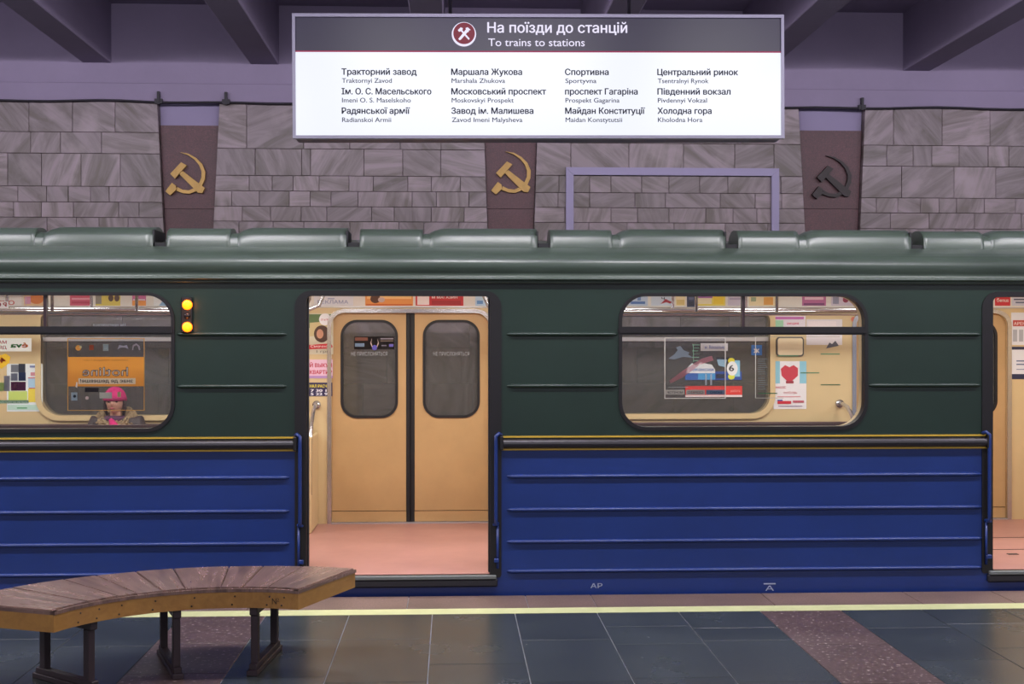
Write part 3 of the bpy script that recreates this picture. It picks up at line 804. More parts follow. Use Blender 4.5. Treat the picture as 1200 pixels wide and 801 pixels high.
for d in DCF:
    plate('far_door_frame', [rrect(d - FHD - .035, d + FHD + .035, ZFL + .001, fdt + .03, (.0, .0, .135, .135)), rrect(d - FHD, d + FHD, ZFL - .0, fdt, (.0, .0, .11, .11))], YF - .014, YF + .002, M['steel'], car)
    zk = ZZ(598, YF)
    for sgn in (-1, 1):
        x0, x1 = (d - FHD - .03, d - .036) if sgn < 0 else (d + .036, d + FHD + .03)
        cxw = d + sgn * (484 - 436) / 1500 * YF
        hw = 31 / 1500 * YF; z0, z1 = ZZ(487, YF), ZZ(377, YF)
        lf = plate('sliding_door', [[(x0, zk + .003), (x1, zk + .003), (x1, fdt + .02), (x0, fdt + .02)], rrect(cxw - hw, cxw + hw, z0, z1, .125)], YF + .034, YF + .062, M['door'], car)
        lf['label'] = 'ochre sliding door leaf with dark rounded window'
        box('kick_panel', x0, x1, YF + .032, YF + .062, ZFL + .012, zk - .003, M['door'], lf)
        plate('window_rubber', [rrect(cxw - hw - .018, cxw + hw + .018, z0 - .018, z1 + .018, .14), rrect(cxw - hw + .004, cxw + hw - .004, z0 + .004, z1 - .004, .12)], YF + .026, YF + .066, M['rubber'], lf)
        plate('door_window', [rrect(cxw - hw, cxw + hw, z0, z1, .125)], YF + .045, YF + .05, M['fglass'], lf)
        box('rubber_edge', d + sgn * .001, d + sgn * .037, YF + .03, YF + .066, ZFL + .008, fdt + .02, M['rubber'], lf, bevel=.004)
        if d != DCF[0]:
            zt = ZZ(416.5, YF)
            text('door_lettering', 'НЕ ПРИСЛОНЯТЬСЯ', cxw - .155, cxw + .155, zt, .033, YF + .043, film('faded_white_lettering', '#c4c7cf', .75) if 'fwl' not in M else M['fwl'], lf)
            if 'fwl' not in M: M['fwl'] = bpy.data.materials['faded_white_lettering']
    box('threshold_strip', d - FHD, d + FHD, YF - .01, YF + .08, ZFL, ZFL + .01, M['satin'], car)
    box('header_trim', d - FHD + .1, d + FHD - .1, YF - .02, YF, fdt + .012, fdt + .034, M['steel'], car)
box('cove_trim', CX0 + .05, CX1 - .05, YF - .012, YF, ZZ(360.5, YF) , ZZ(359.3, YF), M['satin'], car)

# seats and partitions both sides
for c, ends in ((WC[0], 1), (WC[1], 1)):
    xa, xb = c - (PT / 2 - FHD - .17), c + (PT / 2 - FHD - .17)
    for s, yb in ((-1, YF), (1, YI + .01)):
        y_ = lambda v: yb + s * v
        st = box('seat', xa + .02, xb - .02, *sorted((y_(.02), y_(.46))), .42, .515, M['seat'], car, bevel=.03)
        st['label'] = 'brown leatherette bench seat'
        box('backrest', xa + .02, xb - .02, *sorted((y_(.012), y_(.09))), .53, ZZ(496, 8.8) if s > 0 else 1.0, M['seat'], st, bevel=.025)
        box('seat_box', xa + .03, xb - .03, *sorted((y_(.02), y_(.36))), ZFL + .002, .42, M['beige'], st)
        for xe in (xa, xb):
            if s < 0 and xe == xb: xe += -.10 if c == WC[1] else .045
            p_ = box('partition', xe - .014, xe + .014, *sorted((y_(.002), y_(.56))), ZFL + .001, .92, M['beige'], car, bevel=.008)
            pts = [(xe, y_(.004), 1.155), (xe, y_(.09), 1.155)] + [(xe, y_(.09 + .45 * math.sin(R(a))), .705 + .45 * math.cos(R(a))) for a in (15, 30, 45, 60, 75, 90)] + [(xe, y_(.54), .45)]
            tube('partition_handrail', pts, .017, M['steel'], p_)
            tube('rail_flange', [(xe, y_(.003), 1.155), (xe, y_(.02), 1.155)], .035, M['steel'], p_, seg=14)
# overhead handrails
for c in WC:
    for yy, zz in ((10.35, 1.957), (9.35, 1.905)):
        xa, xb = c - PT / 2 + .68, c + PT / 2 - .68
        if yy > 10: xa -= .06
        hr = tube('overhead_handrail', [(xa, yy, 2.27), (xa, yy, zz + .1), (xa + .03, yy, zz + .03), (xa + .1, yy, zz), (c, yy, zz), (xb - .1, yy, zz), (xb - .03, yy, zz + .03), (xb, yy, zz + .1), (xb, yy, 2.27)], .0165, M['steel'], car)
        for xh in (c - .84, c - .18, c + .42):
            tube('rail_hanger', [(xh, yy, zz), (xh, yy, 2.28)], .012, M['steel'], hr)
# box/intercom on far panel
x0, x1 = XX(911, YF), XX(940, YF)
ic = plate('service_hatch', [rrect(x0, x1, ZZ(416, YF), ZZ(396, YF), .02)], YF - .018, YF, M['cream'], car); ic['label'] = 'cream service hatch with dark frame'
plate('hatch_rim', [rrect(x0 - .012, x1 + .012, ZZ(416, YF) - .012, ZZ(396, YF) + .012, .03), rrect(x0, x1, ZZ(416, YF), ZZ(396, YF), .02)], YF - .014, YF, P('hatch_rim_grey', '#57524e', .5), ic)

# ================================================================== PRINTED CARDS
_pc = {}
def ink(h, emit=0):
    if h not in _pc: _pc[h] = P('ink_' + h.strip('#'), h, .55)
    return _pc[h]
_vk = {}
def vink(h):
    if h not in _vk: _vk[h] = vinyl('vinyl_' + h.strip('#'), h)
    return _vk[h]
_vf = {}
def vfilm(h, a):
    if (h, a) not in _vf:
        m = vinyl('clear_vinyl_' + h.strip('#'), h); nt = m.node_tree; N = nt.nodes.new; L = nt.links.new
        o = [n for n in nt.nodes if n.type == 'OUTPUT_MATERIAL'][0]; src = o.inputs[0].links[0].from_socket
        t = N('ShaderNodeBsdfTransparent'); mx = N('ShaderNodeMixShader'); mx.inputs[0].default_value = a
        L(t.outputs[0], mx.inputs[1]); L(src, mx.inputs[2]); L(mx.outputs[0], o.inputs[0]); _vf[(h, a)] = m
    return _vf[(h, a)]
_fm = {}
def fink(h, a):
    if (h, a) not in _fm: _fm[(h, a)] = film('film_' + h.strip('#'), h, a)
    return _fm[(h, a)]
def card(name, label, cat, Y, rect, base, items, group=None, alpha=1, thick=.0012, ztop=None):
    """flat printed card; rect and items are given on the card's own plane"""
    x0, y0, x1, y1 = rect
    a = W(x0, y1, Y); b = W(x1, y0, Y)
    top = b.z if ztop is None else ztop
    if base:
        root = plate(name, [[(a.x, a.z), (b.x, a.z), (b.x, top), (a.x, top)]], Y, Y + thick, ink(base) if alpha == 1 else fink(base, alpha))
        tag(root, label, cat, group); root.location = (0, 0, 0)
    else:
        root = thing(name, label, cat, ((a.x + b.x) / 2, Y, a.z), group)
    yy = Y
    for it in items:
        yy -= .0005; k = it[0]
        mt = (vink(it[1]) if cat == 'sticker' and Y < YS + .1 else ink(it[1])) if not isinstance(it[1], tuple) else (vfilm(*it[1]) if cat == 'sticker' and Y < YS + .1 else fink(*it[1]))
        th = 0 if (cat == 'sticker' and Y < YS + .1) else .0003
        if k == 'r':
            p, q = W(it[2], it[5], Y), W(it[4], it[3], Y)
            plate('print_block', [[(p.x, p.z), (q.x, p.z), (q.x, q.z), (p.x, q.z)]], yy, yy + th, mt, root)
        elif k == 'c':
            c = W(it[2], it[3], Y); r = it[4] / F * Y; ry = (it[5] if len(it) > 5 else it[4]) / F * Y
            plate('print_disc', [[(c.x + r * math.cos(t / 20 * 6.2832), c.z + ry * math.sin(t / 20 * 6.2832)) for t in range(20)]], yy, yy + th, mt, root)
        elif k == 'p':
            plate('print_shape', [[(W(u, v, Y).x, W(u, v, Y).z) for u, v in it[2]]], yy, yy + th, mt, root)
        elif k == 'h':   # a coloured band with the word cut out of it (mirrored), the word in its own colour, and a dark outline stroke
            _, _, rc, s_, tx0, tx1, tb, cp, c2, c3, win = it
            loops = [[(x * 40, y * 40) for x, y in l] for l in glyph_loops(s_, .9)]
            mn = min(x for l in loops for x, _ in l); mxx = max(x for l in loops for x, _ in l); kk = cp / F * Y / (.73 * 40)
            xa, xb, zb = W(tx0, tb, Y).x, W(tx1, tb, Y).x, W(tx0, tb, Y).z
            L2 = [[(xa + (1 - (x - mn) / (mxx - mn)) * (xb - xa), zb + y * kk) for x, y in l] for l in loops]
            def rc_(q): a_, b_ = W(q[0], q[3], Y), W(q[2], q[1], Y); return [(a_.x, a_.z), (b_.x, a_.z), (b_.x, b_.z), (a_.x, b_.z)]
            plate('print_block', [rc_(rc), rc_(win)] + L2, yy, yy, mt, root)
            plate('lettering', L2, yy, yy, vink(c2), root)
            pb = bmesh.new()
            for l in L2:
                for (ax, az), (bx2, bz2) in zip(l, l[1:] + l[:1]):
                    dx, dz = bx2 - ax, bz2 - az; ln = math.hypot(dx, dz)
                    if ln < 1e-6: continue
                    nx, nz = -dz / ln * .0022, dx / ln * .0022; ex, ez = dx / ln * .001, dz / ln * .001
                    pb.faces.new([pb.verts.new((u, yy - .0004, v)) for u, v in ((ax - ex - nx, az - ez - nz), (bx2 + ex - nx, bz2 + ez - nz), (bx2 + ex + nx, bz2 + ez + nz), (ax - ex + nx, az - ez + nz))])
            fin('lettering_outline', pb, ink(c3), root)
        elif k == 't':   # ('t', colour, string, x0, x1, baseline, cap, bold, mirror)
            p = W(it[3], it[5], Y); q = W(it[4], it[5], Y)
            text('lettering', it[2], p.x, q.x, p.z, it[6] / F * Y, yy, mt, root, bold=it[7] if len(it) > 7 else 0, mirror=it[8] if len(it) > 8 else False)
    return root
YC = YF - .0025
ADTOP = ZZ(345, YF) + .05
def ad(label, x0, x1, base, items, y1=358, group='advert cards above the far windows and doors'):
    return card('advert_card', label, 'advert', YC, (x0, 340, x1, y1), base, items, group=group, ztop=2.135)
box('advert_panel', CX0 + .06, CX1 - .06, YF - .001, YF + .01, ZZ(359.5, YF), 2.14, P('white_advert_rail', '#e2dfdc', .5), car)
# above the open door
ad('white advert card above the left door leaf, with faint blue text', 368, 414, '#dfe2ec', [('t', '#8a97c0', 'РЕКЛАМА', 372, 408, 355.5, 4, .01), ('r', '#aab4d4', 384, 349, 392, 350.5)])
ad('orange advert card with brown figure above the far doors', 428, 484, '#e89a52', [('r', '#f4c98a', 430, 346, 482, 350), ('c', '#5a3626', 440, 350, 6, 5), ('c', '#cbb3b0', 447, 351, 4, 3), ('r', '#d06a2c', 429, 356, 483, 358)])
ad('red advert card with white box above the far doors', 487, 543, '#c5343c', [('r', '#ece2e6', 489, 347, 503, 357), ('t', '#f3e8ea', 'М МАГАЗИН', 506, 536, 349.5, 3, .02), ('r', '#a52a32', 506, 352, 540, 357)])
ad('pale blue advert card at the right edge of the open door', 557, 574, '#b6d3ee', [('r', '#5e8fc8', 559, 352, 566, 356)])
# left window row
ad('white advert card with red letters at the left edge of the picture', -6, 25, '#e9e6ea', [('t', '#c0303a', 'Р О', 0, 17, 357, 5, .02)])
ad('pink and orange advert card at the left end of the upper row', 28, 51, '#e8c79c', [('c', '#d8803c', 43, 350, 8, 6), ('r', '#d79ac0', 29, 347, 36, 356)])
ad('crimson pink advert card in the upper left window', 82, 108, '#cf5672', [('r', '#e49aac', 84, 349, 106, 351), ('r', '#b53a5a', 84, 353, 106, 355.5)])
ad('yellow advert card with two dark figures in the upper left window', 112, 141, '#d9c659', [('c', '#5a4030', 130, 349, 3, 4), ('c', '#5a4030', 137, 349, 3, 4), ('r', '#8f8a80', 112, 346, 119, 356)])
ad('pink over orange advert card in the upper left window', 155, 171, '#c86aa0', [('r', '#eb9a45', 155, 352, 171, 358), ('r', '#e8e0ea', 156, 350.4, 170, 351.6)])
ad('blue and white advert card at the right end of the left window', 180, 210, '#8fb8e0', [('p', '#e8eef6', [(180, 346), (196, 346), (186, 358), (180, 358)])])
# right window row
ad('pale blue advert card at the left end of the right window', 736, 759, '#b9cdea', [('r', '#4e74b8', 739, 353, 756, 356), ('r', '#6d8cc4', 747, 346, 751, 352)])
ad('pale advert card with red zigzag in the upper right window', 763, 790, '#c9d8ee', [('p', '#a02438', [(774, 356), (780, 350), (784, 352), (788, 354), (785, 355.5), (781, 354)]), ('t', '#303040', 'ч', 775, 779, 351, 4, .02)])
ad('narrow cream advert card left of the navy card', 792, 803, '#eddfb6', [('r', '#d8c27c', 793, 351, 802, 357)])
ad('narrow navy advert card in the upper right window', 805, 815, '#343a5c', [('r', '#5a6288', 807, 348, 813, 351), ('r', '#20263f', 807, 353, 813, 358)], y1=361)
ad('yellow advert card with violet heading in the upper right window', 817, 850, '#ecd95a', [('r', '#e9e0c0', 818, 347, 834, 356), ('r', '#a062a8', 818, 346.5, 835, 349), ('r', '#f0d020', 836, 347, 848, 356)])
ad('plain lilac advert card beside the middle window bar', 853, 871, '#c9c3da', [('r', '#a9a2c2', 855, 349, 868, 351)])
ad('cream advert card with orange picture right of the window bar', 878, 909, '#eee0b8', [('r', '#e0a54a', 895, 348, 906, 357), ('r', '#9fae8c', 880, 348, 886, 353)])
ad('purple pink advert card in the upper right window', 940, 968, '#b8699f', [('r', '#e6c2da', 943, 348, 965, 351), ('r', '#7c3f78', 942, 355, 966, 357.5)])
ad('lilac advert card with crimson fruit at the right end', 974, 1010, '#ccc4dc', [('c', '#8c2347', 991, 351, 3.5), ('r', '#8f92b0', 976, 347, 983, 356)])
# second door
ad('red rounded advert card above the right-hand doorway', 1166, 1184, '#c82e3c', [('t', '#f0dede', 'бonus', 1168, 1182, 353.5, 4.5, .02)])
ad('pale advert card with dark lines above the right-hand doorway', 1186, 1215, '#ccd2e6', [('r', '#404a70', 1188, 350, 1213, 351.4), ('r', '#5d6890', 1190, 353.5, 1213, 355)])

GP = 'posters stuck to the beige far wall panels'
card('poster', 'poster of a dark face over a red caption, left of the far doors', 'poster', YC, (362, 367, 390.5, 415), '#cfc9b4',
     [('r', '#5f7a4e', 362, 368, 389, 384), ('p', '#c9b98a', [(363, 378), (389, 376), (389, 392), (363, 394)]), ('c', '#4a3126', 377, 391, 9, 10), ('c', '#c58f74', 375, 391, 4, 5.5), ('c', '#e9e9ee', 381, 374, 7), ('t', '#c0405a', 'ОТ 6 ГРН', 376, 386, 375.5, 2.2, .02), ('p', '#cf2f3c', [(362, 404), (388, 402), (390, 406), (388, 408), (362, 409)]), ('t', '#f6e6e6', 'Смачно!', 364, 386, 407, 3, .02), ('t', '#33333a', '1 грн', 371, 386, 413, 3)])
card('banner', 'pink paper banner with slanted red words, left of the far doors', 'banner', YC, (362, 421, 390, 442), '#dcb9cf',
     [('t', '#b51f3a', 'Й ВЫКУП', 363, 389, 430, 4.5, .03), ('t', '#b51f3a', 'КВАРТИР', 363, 389, 438, 4.5, .03), ('r', '#b08ac0', 362, 440, 390, 443)])
card('banner', 'navy paper banner with yellow words and white digits below pink one', 'banner', YC, (362, 448, 389.5, 464), '#2b2450',
     [('t', '#e2d43c', 'НАЛ РАСЧЕТ', 363, 388, 453.8, 3.4, .03), ('t', '#e6e6f2', '7 30 10', 364, 388, 458.8, 3, .03), ('t', '#e6e6f2', '5 22 90', 364, 388, 462.8, 3, .03)])
card('poster', 'white poster with red heart and blue corners beside the far window', 'poster', YC, (906.5, 423, 945, 479), '#e4e2ea',
     [('r', '#8cc4dc', 906.5, 423, 914, 449), ('r', '#8cc4dc', 937, 423, 945, 449), ('p', '#c2384a', [(925, 449), (916, 440), (915, 432), (920, 427.5), (925, 430), (930, 427.5), (935, 431), (935, 440)]), ('r', '#9c3342', 921, 446, 930, 449), ('t', '#d0566a', 'НАСОС', 909, 921, 455, 2.6, .02), ('t', '#c86a78', 'любовь', 918, 934, 461, 3), ('r', '#d9929c', 911, 464, 938, 465), ('r', '#2c4aa0', 911, 468, 917, 469.5), ('r', '#c8283a', 911, 469.5, 927, 473), ('r', '#b85a6c', 929, 469, 942, 471.5), ('r', '#9a8ca8', 912, 475, 940, 476)])
card('poster', 'pale poster with grey mountains below the window bar, right window', 'poster', YC, (945, 374, 987, 404), '#dcd8e2',
     [('p', '#54525e', [(968, 408), (972, 401), (975, 403), (979, 399), (983, 405)]), ('r', '#e8dfe6', 947, 376, 980, 383), ('c', '#d87a5e', 1000, 374, 3), ('r', '#b8b2c4', 952, 386, 975, 389)])
card('poster', 'lilac and green notice just above the window bar beside far window', 'poster', YC, (906, 370, 944, 385), '#e2dcea',
     [('r', '#c06ab4', 907, 371, 942, 374), ('r', '#9ed0b0', 907, 375, 918, 384), ('t', '#d45a7a', 'акция', 922, 936, 380, 3, .02)])
card('poster', 'white and blue tariff poster seen at the left edge of the picture', 'poster', YC, (8, 426, 50, 482), '#dfe8f0',
     [('r', '#a9cdea', 33, 443, 48, 454), ('r', '#e6d24a', 33, 455, 48, 471), ('r', '#c65a6a', 33, 442, 48, 443), ('r', '#c65a6a', 34, 454, 48, 455.2), ('r', '#c2d870', 10, 458, 32, 470), ('r', '#b9dcd2', 9, 474, 48, 480), ('r', '#7d88b4', 35, 428, 47, 430.5), ('r', '#58a070', 20, 477, 32, 478.5), ('r', '#c88a98', 36, 436, 46, 440)])
card('poster', 'white price list with red heading inside the right-hand doorway', 'poster', YC, (1185, 366, 1216, 404), '#dcdfe8',
     [('r', '#b8423e', 1187, 375, 1216, 382), ('t', '#e8d4d4', 'АРЕНДА', 1188, 1210, 380.5, 3.6, .02), ('r', '#a9adb8', 1187, 386, 1192, 400), ('r', '#a9adb8', 1194, 386, 1199, 400), ('r', '#a9adb8', 1201, 386, 1206, 400)])
card('poster', 'white notice with navy bands inside the right-hand doorway', 'poster', YC, (1185, 406, 1216, 444), '#dcdfe8',
     [('r', '#2a3050', 1185, 406, 1216, 409.5), ('r', '#2a3050', 1185, 438, 1216, 444), ('r', '#5b6894', 1191, 422, 1214, 423.4), ('r', '#5b6894', 1191, 426, 1214, 427.4), ('r', '#8b94b4', 1191, 432, 1206, 433)])
# posters on the far window glass
YG = YF + .045
card('poster', 'blue and red poster with a black six on the far window glass', 'poster', YG, (803, 440, 869.5, 464.5), None,
     [('r', '#3563b8', 803, 437, 838, 445), ('r', '#4da0e0', 818, 437, 838, 444.5), ('r', '#2f50a8', 838, 435, 869, 445), ('p', '#e6ebf4', [(804, 437), (806, 430), (811, 425), (815, 428), (821, 424), (828, 426), (834, 427), (838, 433), (838, 437)]), ('t', '#5a7ac0', 'вакансии', 808, 836, 434.5, 4, .02), ('p', '#9cc6e6', [(840, 421), (852, 420), (850, 430), (842, 428)]), ('r', '#22263a', 840, 418.5, 854, 421), ('r', '#8cc8ea', 860, 422, 867, 441), ('c', '#e6df3c', 857, 422.5, 4, 3.5), ('c', '#d8df4c', 857, 441, 4, 3.5), ('c', '#eceff4', 858, 431.5, 6.5, 8.5), ('t', '#2a2c34', '6', 854, 860, 434.5, 7.5, .02), ('r', '#262a44', 839, 438, 849, 443), ('r', '#d83a34', 803, 452, 869.5, 462.5), ('r', '#eadbe2', 803, 462.5, 869.5, 465), ('t', '#f0a8a0', 'работа', 856, 867, 459, 3)])
card('poster', 'long white rounded label strip on the far window glass above blue poster', 'label', YG, (821, 402, 853, 411), '#e2e4f2', [('t', '#6a74c8', 'м. Вокзальна', 826, 850, 408.5, 4, .02)])
card('sticker', 'small blue pictogram sticker at the right of the far window', 'sticker', YG, (880.5, 404, 893, 416), '#3b76c8', [('t', '#f0f4fa', 'ж', 883, 890, 413, 6, .03)])
card('notice', 'small dark information sticker with raised hands on far door glass', 'sticker', YG, (415, 394, 462, 409), '#3a3034',
     [('r', '#6e3f30', 416, 395, 431, 399), ('r', '#6f86a4', 416, 402, 427, 406), ('p', '#c9b2ae', [(434, 402), (436, 396), (435, 401), (437, 407), (441, 407), (443, 401), (442, 396), (444, 402), (441, 409), (437, 409)]), ('c', '#5a56c0', 439, 407, 3), ('r', '#8e8694', 446, 396, 461, 397.4), ('r', '#7a6a60', 446, 398.6, 461, 399.8), ('r', '#6a62c0', 456, 403, 461, 406), ('r', '#7a7688', 447, 404, 453, 405.4)])
text_w = None
# ------- stickers on the near glass (printed to be read from inside)
YN = YS + .0345
def border(rect, col, w_=1.1, cut=None):
    x0, y0, x1, y1 = rect
    its = [('r', col, x0, y0, x0 + w_, y1), ('r', col, x0, y1 - w_, x1, y1), ('r', col, x0, y0, x1, y0 + w_)]
    if cut is None: its.append(('r', col, x1 - w_, y0, x1, y1))
    return its
its = border((79, 396, 169.5, 481), '#c99a55', 1.0)
its += [('h', '#eda544', (79.5, 418, 168.5, 452.5), 'hotline', 97, 150, 440, 10.4, '#ece8ec', '#2a2a3c', (92, 442.8, 159, 449.8)),
        ('r', '#e8e0d0', 92, 442.8, 159, 449.8), ('t', '#2f2f45', 'знає де дешевше!', 94, 156, 448, 4.2, .02, True),
        ('t', '#9a6a3c', 'каталог товарів і цін', 98, 150, 422.5, 1.8, 0, True),
        ('c', '#e7a95c', 92, 407.5, 3.2), ('c', '#e8ecd8', 94.6, 406.5, 1.5), ('r', '#a8553a', 105, 404, 110, 410), ('r', '#a9b4bc', 121, 403, 127.5, 411), ('r', '#d3dade', 122, 404.5, 126.5, 409),
        ('p', '#a9a4b8', [(138, 409), (140, 404), (145, 405), (149, 404), (151, 409), (147, 407), (142, 407)]),
        ('p', '#a49aa8', [(155, 410), (156, 404), (160, 402), (164, 405), (165, 410), (163, 410), (162, 406), (160, 404), (157, 406), (156.5, 410)]),
        ('r', '#d4dad8', 117, 459.5, 131.5, 466.5), ('r', '#c6c8a4', 138, 459, 142, 465), ('r', '#98a9b8', 84, 459.5, 91, 469), ('c', '#3a4450', 88, 464, 1.7), ('r', '#3a3840', 100, 454, 116, 459),
        ('c', '#c8b4b4', 102.5, 466, 2), ('p', '#f0f0f0', [(89, 453), (90, 447), (91.6, 448), (91, 454)])]
card('window_sticker', 'mirrored orange hotline sticker on the left window glass', 'sticker', YN, (79, 396, 169.5, 481), '#6a5a60', its, alpha=.12)
its = [('r', '#e9ecea', -30, 396, 37, 411.5), ('t', '#4f9f52', 'va', 12, 26, 407, 6.2, .04, True), ('t', '#e48a3a', 'é', 25.5, 33, 407, 6.2, .04, True),
       ('t', '#c8485a', 'МАГ', -6, 8, 402.5, 3.6, .02, True), ('t', '#c8485a', 'ДЕК', -6, 8, 408.5, 3.6, .02, True),
       ('p', '#efc53a', [(2, 432), (-10, 424), (-12, 417), (-6, 413), (1, 416), (7, 414), (12.5, 418), (11, 425)]), ('t', '#e0662a', '40', -6, 7, 425, 6.5, .04, True),
       ('r', '#8f939e', 13, 427, 22, 436), ('r', '#4e5260', 22, 426, 30, 436), ('r', '#868ca2', 13, 437, 21, 446), ('r', '#3c4a72', 22, 436, 30.5, 446), ('r', '#6a3a60', 13, 447, 30.5, 457.5), ('r', '#b08aa4', 17, 449, 20, 454), ('r', '#a9c47e', 0, 448, 6, 458), ('r', '#9a9cae', 5, 440, 12, 458),
       ('r', '#8cb49a', -30, 468.5, 34, 472.5), ('t', '#e8f0ea', 'акція діє до кінця місяця', -4, 33, 471.6, 2, .01, True)]
card('window_sticker', 'mirrored white shop sticker with green letters at picture left edge', 'sticker', YN, (-30, 396, 37, 473), None, its)
its = border((-20, 347, 31, 364), '#c9c2cc', .7) + [('r', '#ece6ea', -20, 353, 10, 361), ('t', '#b02a36', 'Р О', -4, 8, 359, 4.6, .05, True)]
card('window_sticker', 'clear framed sticker with mirrored red letter in upper left pane', 'sticker', YN, (-20, 347, 31, 364), None, its)
its = border((778.5, 395, 850.5, 467), '#dcdce0', 1.2)
its += [('r', '#b9babd', 780, 456.5, 802, 462), ('t', '#4a4c58', 'МОНІТОР', 782, 800, 460.8, 2.6, .02, True), ('r', '#c9cbce', 804, 456.5, 826, 462), ('t', '#9a4050', 'СЕРВІС', 806, 824, 460.8, 2.6, .02, True), ('r', '#7d95bd', 827.5, 456.5, 849, 462), ('t', '#33507e', 'БЮРО', 832, 846, 460.8, 2.6, .02, True),
        ('p', ('#d890a4', .55), [(784, 446), (800, 434), (822, 420), (834, 416.5), (836, 422), (820, 427), (800, 442), (786, 449)]),
        ('p', ('#b8c8e0', .5), [(783, 420), (790, 415), (794, 410), (792, 407), (797, 405), (801, 410), (808, 413), (806, 415), (812, 419), (800, 418), (790, 421)]),
        ('t', ('#c8ccd4', .6), 'Харків метро схема ліній', 782, 848, 398.6, 2.6, .02, True)]
for k, yy in enumerate((403.5, 407, 410.5, 414, 418, 422)): its.append(('r', '#8fb8a0', 811 + (k % 2), yy, 820 - (k % 3), yy + .8))
its += [('r', '#8fb8a0', 812, 403, 812.6, 424), ('r', '#a8aab0', 783, 453, 806, 453.7), ('r', ('#d0d4e0', .6), 826, 438, 828, 451), ('r', ('#d0d4e0', .6), 832, 438, 834, 451)]
card('window_sticker', 'clear line map sticker in white outline on the right window', 'sticker', YN, (778.5, 395, 850.5, 467), '#6a6068', its, alpha=.10)
its = [('r', '#d9dde0', 885, 394, 885.8, 466.5), ('r', ('#d9dde0', .6), 885, 465.7, 918, 466.5), ('r', ('#cfcfc0', .5), 885, 394, 984, 394.7)]
for a, b, y_ in ((911.5, 936, 416), (961.5, 984, 414), (938, 960, 436), (961.5, 984.5, 450), (888, 910.5, 460)): its.append(('r', '#5f8c6c', a, y_, b, y_ + 1.3))
for k in range(15): its.append(('r', ('#9aa8b4', .5), 888, 420 + k * 2.5, 899 - (k * 3 % 4), 420.8 + k * 2.5))
card('window_sticker', 'clear sticker with green dashes at the right of the right window', 'sticker', YN, (885, 394, 985, 467), None, its)
# 'do not lean' line on upper pane, mirrored
card('window_lettering', 'faint mirrored white warning words on the upper left pane', 'lettering', YN, (108, 376, 148, 383), None, [('t', ('#e6e8f0', .7), 'Не притулятися', 109, 147, 381.8, 3, .02, True)])

# ================================================================== HANGING SIGN
sw = 575; k = (XX(920, 6.0) - XX(345, 6.0)) / sw
cx_, cy_ = 632.5, 89.0
cpos = W(cx_, cy_, 6.0)
SG = thing('station_sign', 'illuminated white sign listing metro stations, hanging above the platform', 'sign', cpos)
SG.rotation_euler = (0, R(-.30), R(-.87))
def link_sign(o): o.location = (0, 0, 0); return o
def U(px): return (px - cx_) * k
def V(py): return -(py - cy_) * k
acry = P('backlit_white_acrylic', '#3a3c46', .15, emit=1.0, ecol='#f0f3ff')
headm = P('backlit_violet_header', '#3a3548', .2, emit=.19, ecol='#5d5872')
redm = P('backlit_crimson', '#801040', .3, emit=.5, ecol='#b01050')
rdm = P('backlit_roundel_red', '#7a1028', .3, emit=.3, ecol='#a01030')
wht = P('backlit_white_letter', '#808088', .3, emit=.88, ecol='#efe9ff')
navy = P('sign_navy_letter', '#1c2340', .4)
navy2 = P('sign_slate_letter', '#323a58', .4)
alf = P('sign_aluminium', '#a4a0b2', .3, .6)
hs = boxes('sign_housing', [(U(346), U(919), .012, .16, V(161), V(18))], P('sign_housing_grey', '#6a6478', .5), SG, bevel=.004); link_sign(hs)
fo = [(U(345), V(162)), (U(920), V(162)), (U(920), V(17)), (U(345), V(17))]; fi = [(U(348.5), V(158.5)), (U(916.5), V(158.5)), (U(916.5), V(20.8)), (U(348.5), V(20.8))]
o = link_sign(plate('sign_frame', [fo, fi], -.008, .03, alf, SG))
def srect(nm, x0, y0, x1, y1, ya, yb, mt): return link_sign(plate(nm, [[(U(x0), V(y1)), (U(x1), V(y1)), (U(x1), V(y0)), (U(x0), V(y0))]], ya, yb, mt, SG))
srect('white_panel', 348.5, 61, 916.5, 158.5, .004, .011, acry)
srect('header_panel', 348.5, 20.8, 916.5, 59.6, .004, .011, headm)
srect('crimson_line', 348.5, 59.6, 916.5, 61.2, .003, .011, redm)
def st(s, x0, x1, yb, cap, mt, bold): link_sign(text('sign_lettering', s, U(x0), U(x1), V(yb), cap * k, .0025, mt, SG, bold=bold))
st('На поїзди до станцій', 571.5, 735.5, 38.2, 12.0, wht, .018)
st('To trains to stations', 572.5, 685.5, 54, 9.4, wht, .004)
ROWS = [
 (401.5, [('Тракторний завод', 489, 'Traktornyi Zavod', 460), ('Ім. О. С. Масельського', 506, 'Imeni O. S. Maselskoho', 482), ('Радянської армії', 481, 'Radianskoi Armii', 459)]),
 (529, [('Маршала Жукова', 612, 'Marshala Zhukova', 592), ('Московський проспект', 640, 'Moskovskyi Prospekt', 602), ('Завод ім. Малишева', 625, 'Zavod Imeni Malysheva', 612)]),
 (662, [('Спортивна', 713.5, 'Sportyvna', 699), ('проспект Гагаріна', 747.5, 'Prospekt Gagarina', 726), ('Майдан Конституції', 756, 'Maidan Konstytutsii', 729)]),
 (770.5, [('Центральний ринок', 866, 'Tsentralnyi Rynok', 831), ('Південний вокзал', 857, 'Pivdennyi Vokzal', 829), ('Холодна гора', 834.5, 'Kholodna Hora', 823.5)])]
for x0, rows in ROWS:
    for i, (a, ax, b, bx_) in enumerate(rows):
        yb = (87.6, 110.4, 133.0)[i]; yl = (97.0, 119.8, 142.6)[i]
        st(a, x0, ax, yb, 7.2, navy, .03); st(b, x0 + .5, bx_, yl, 5.6, navy2, .011)
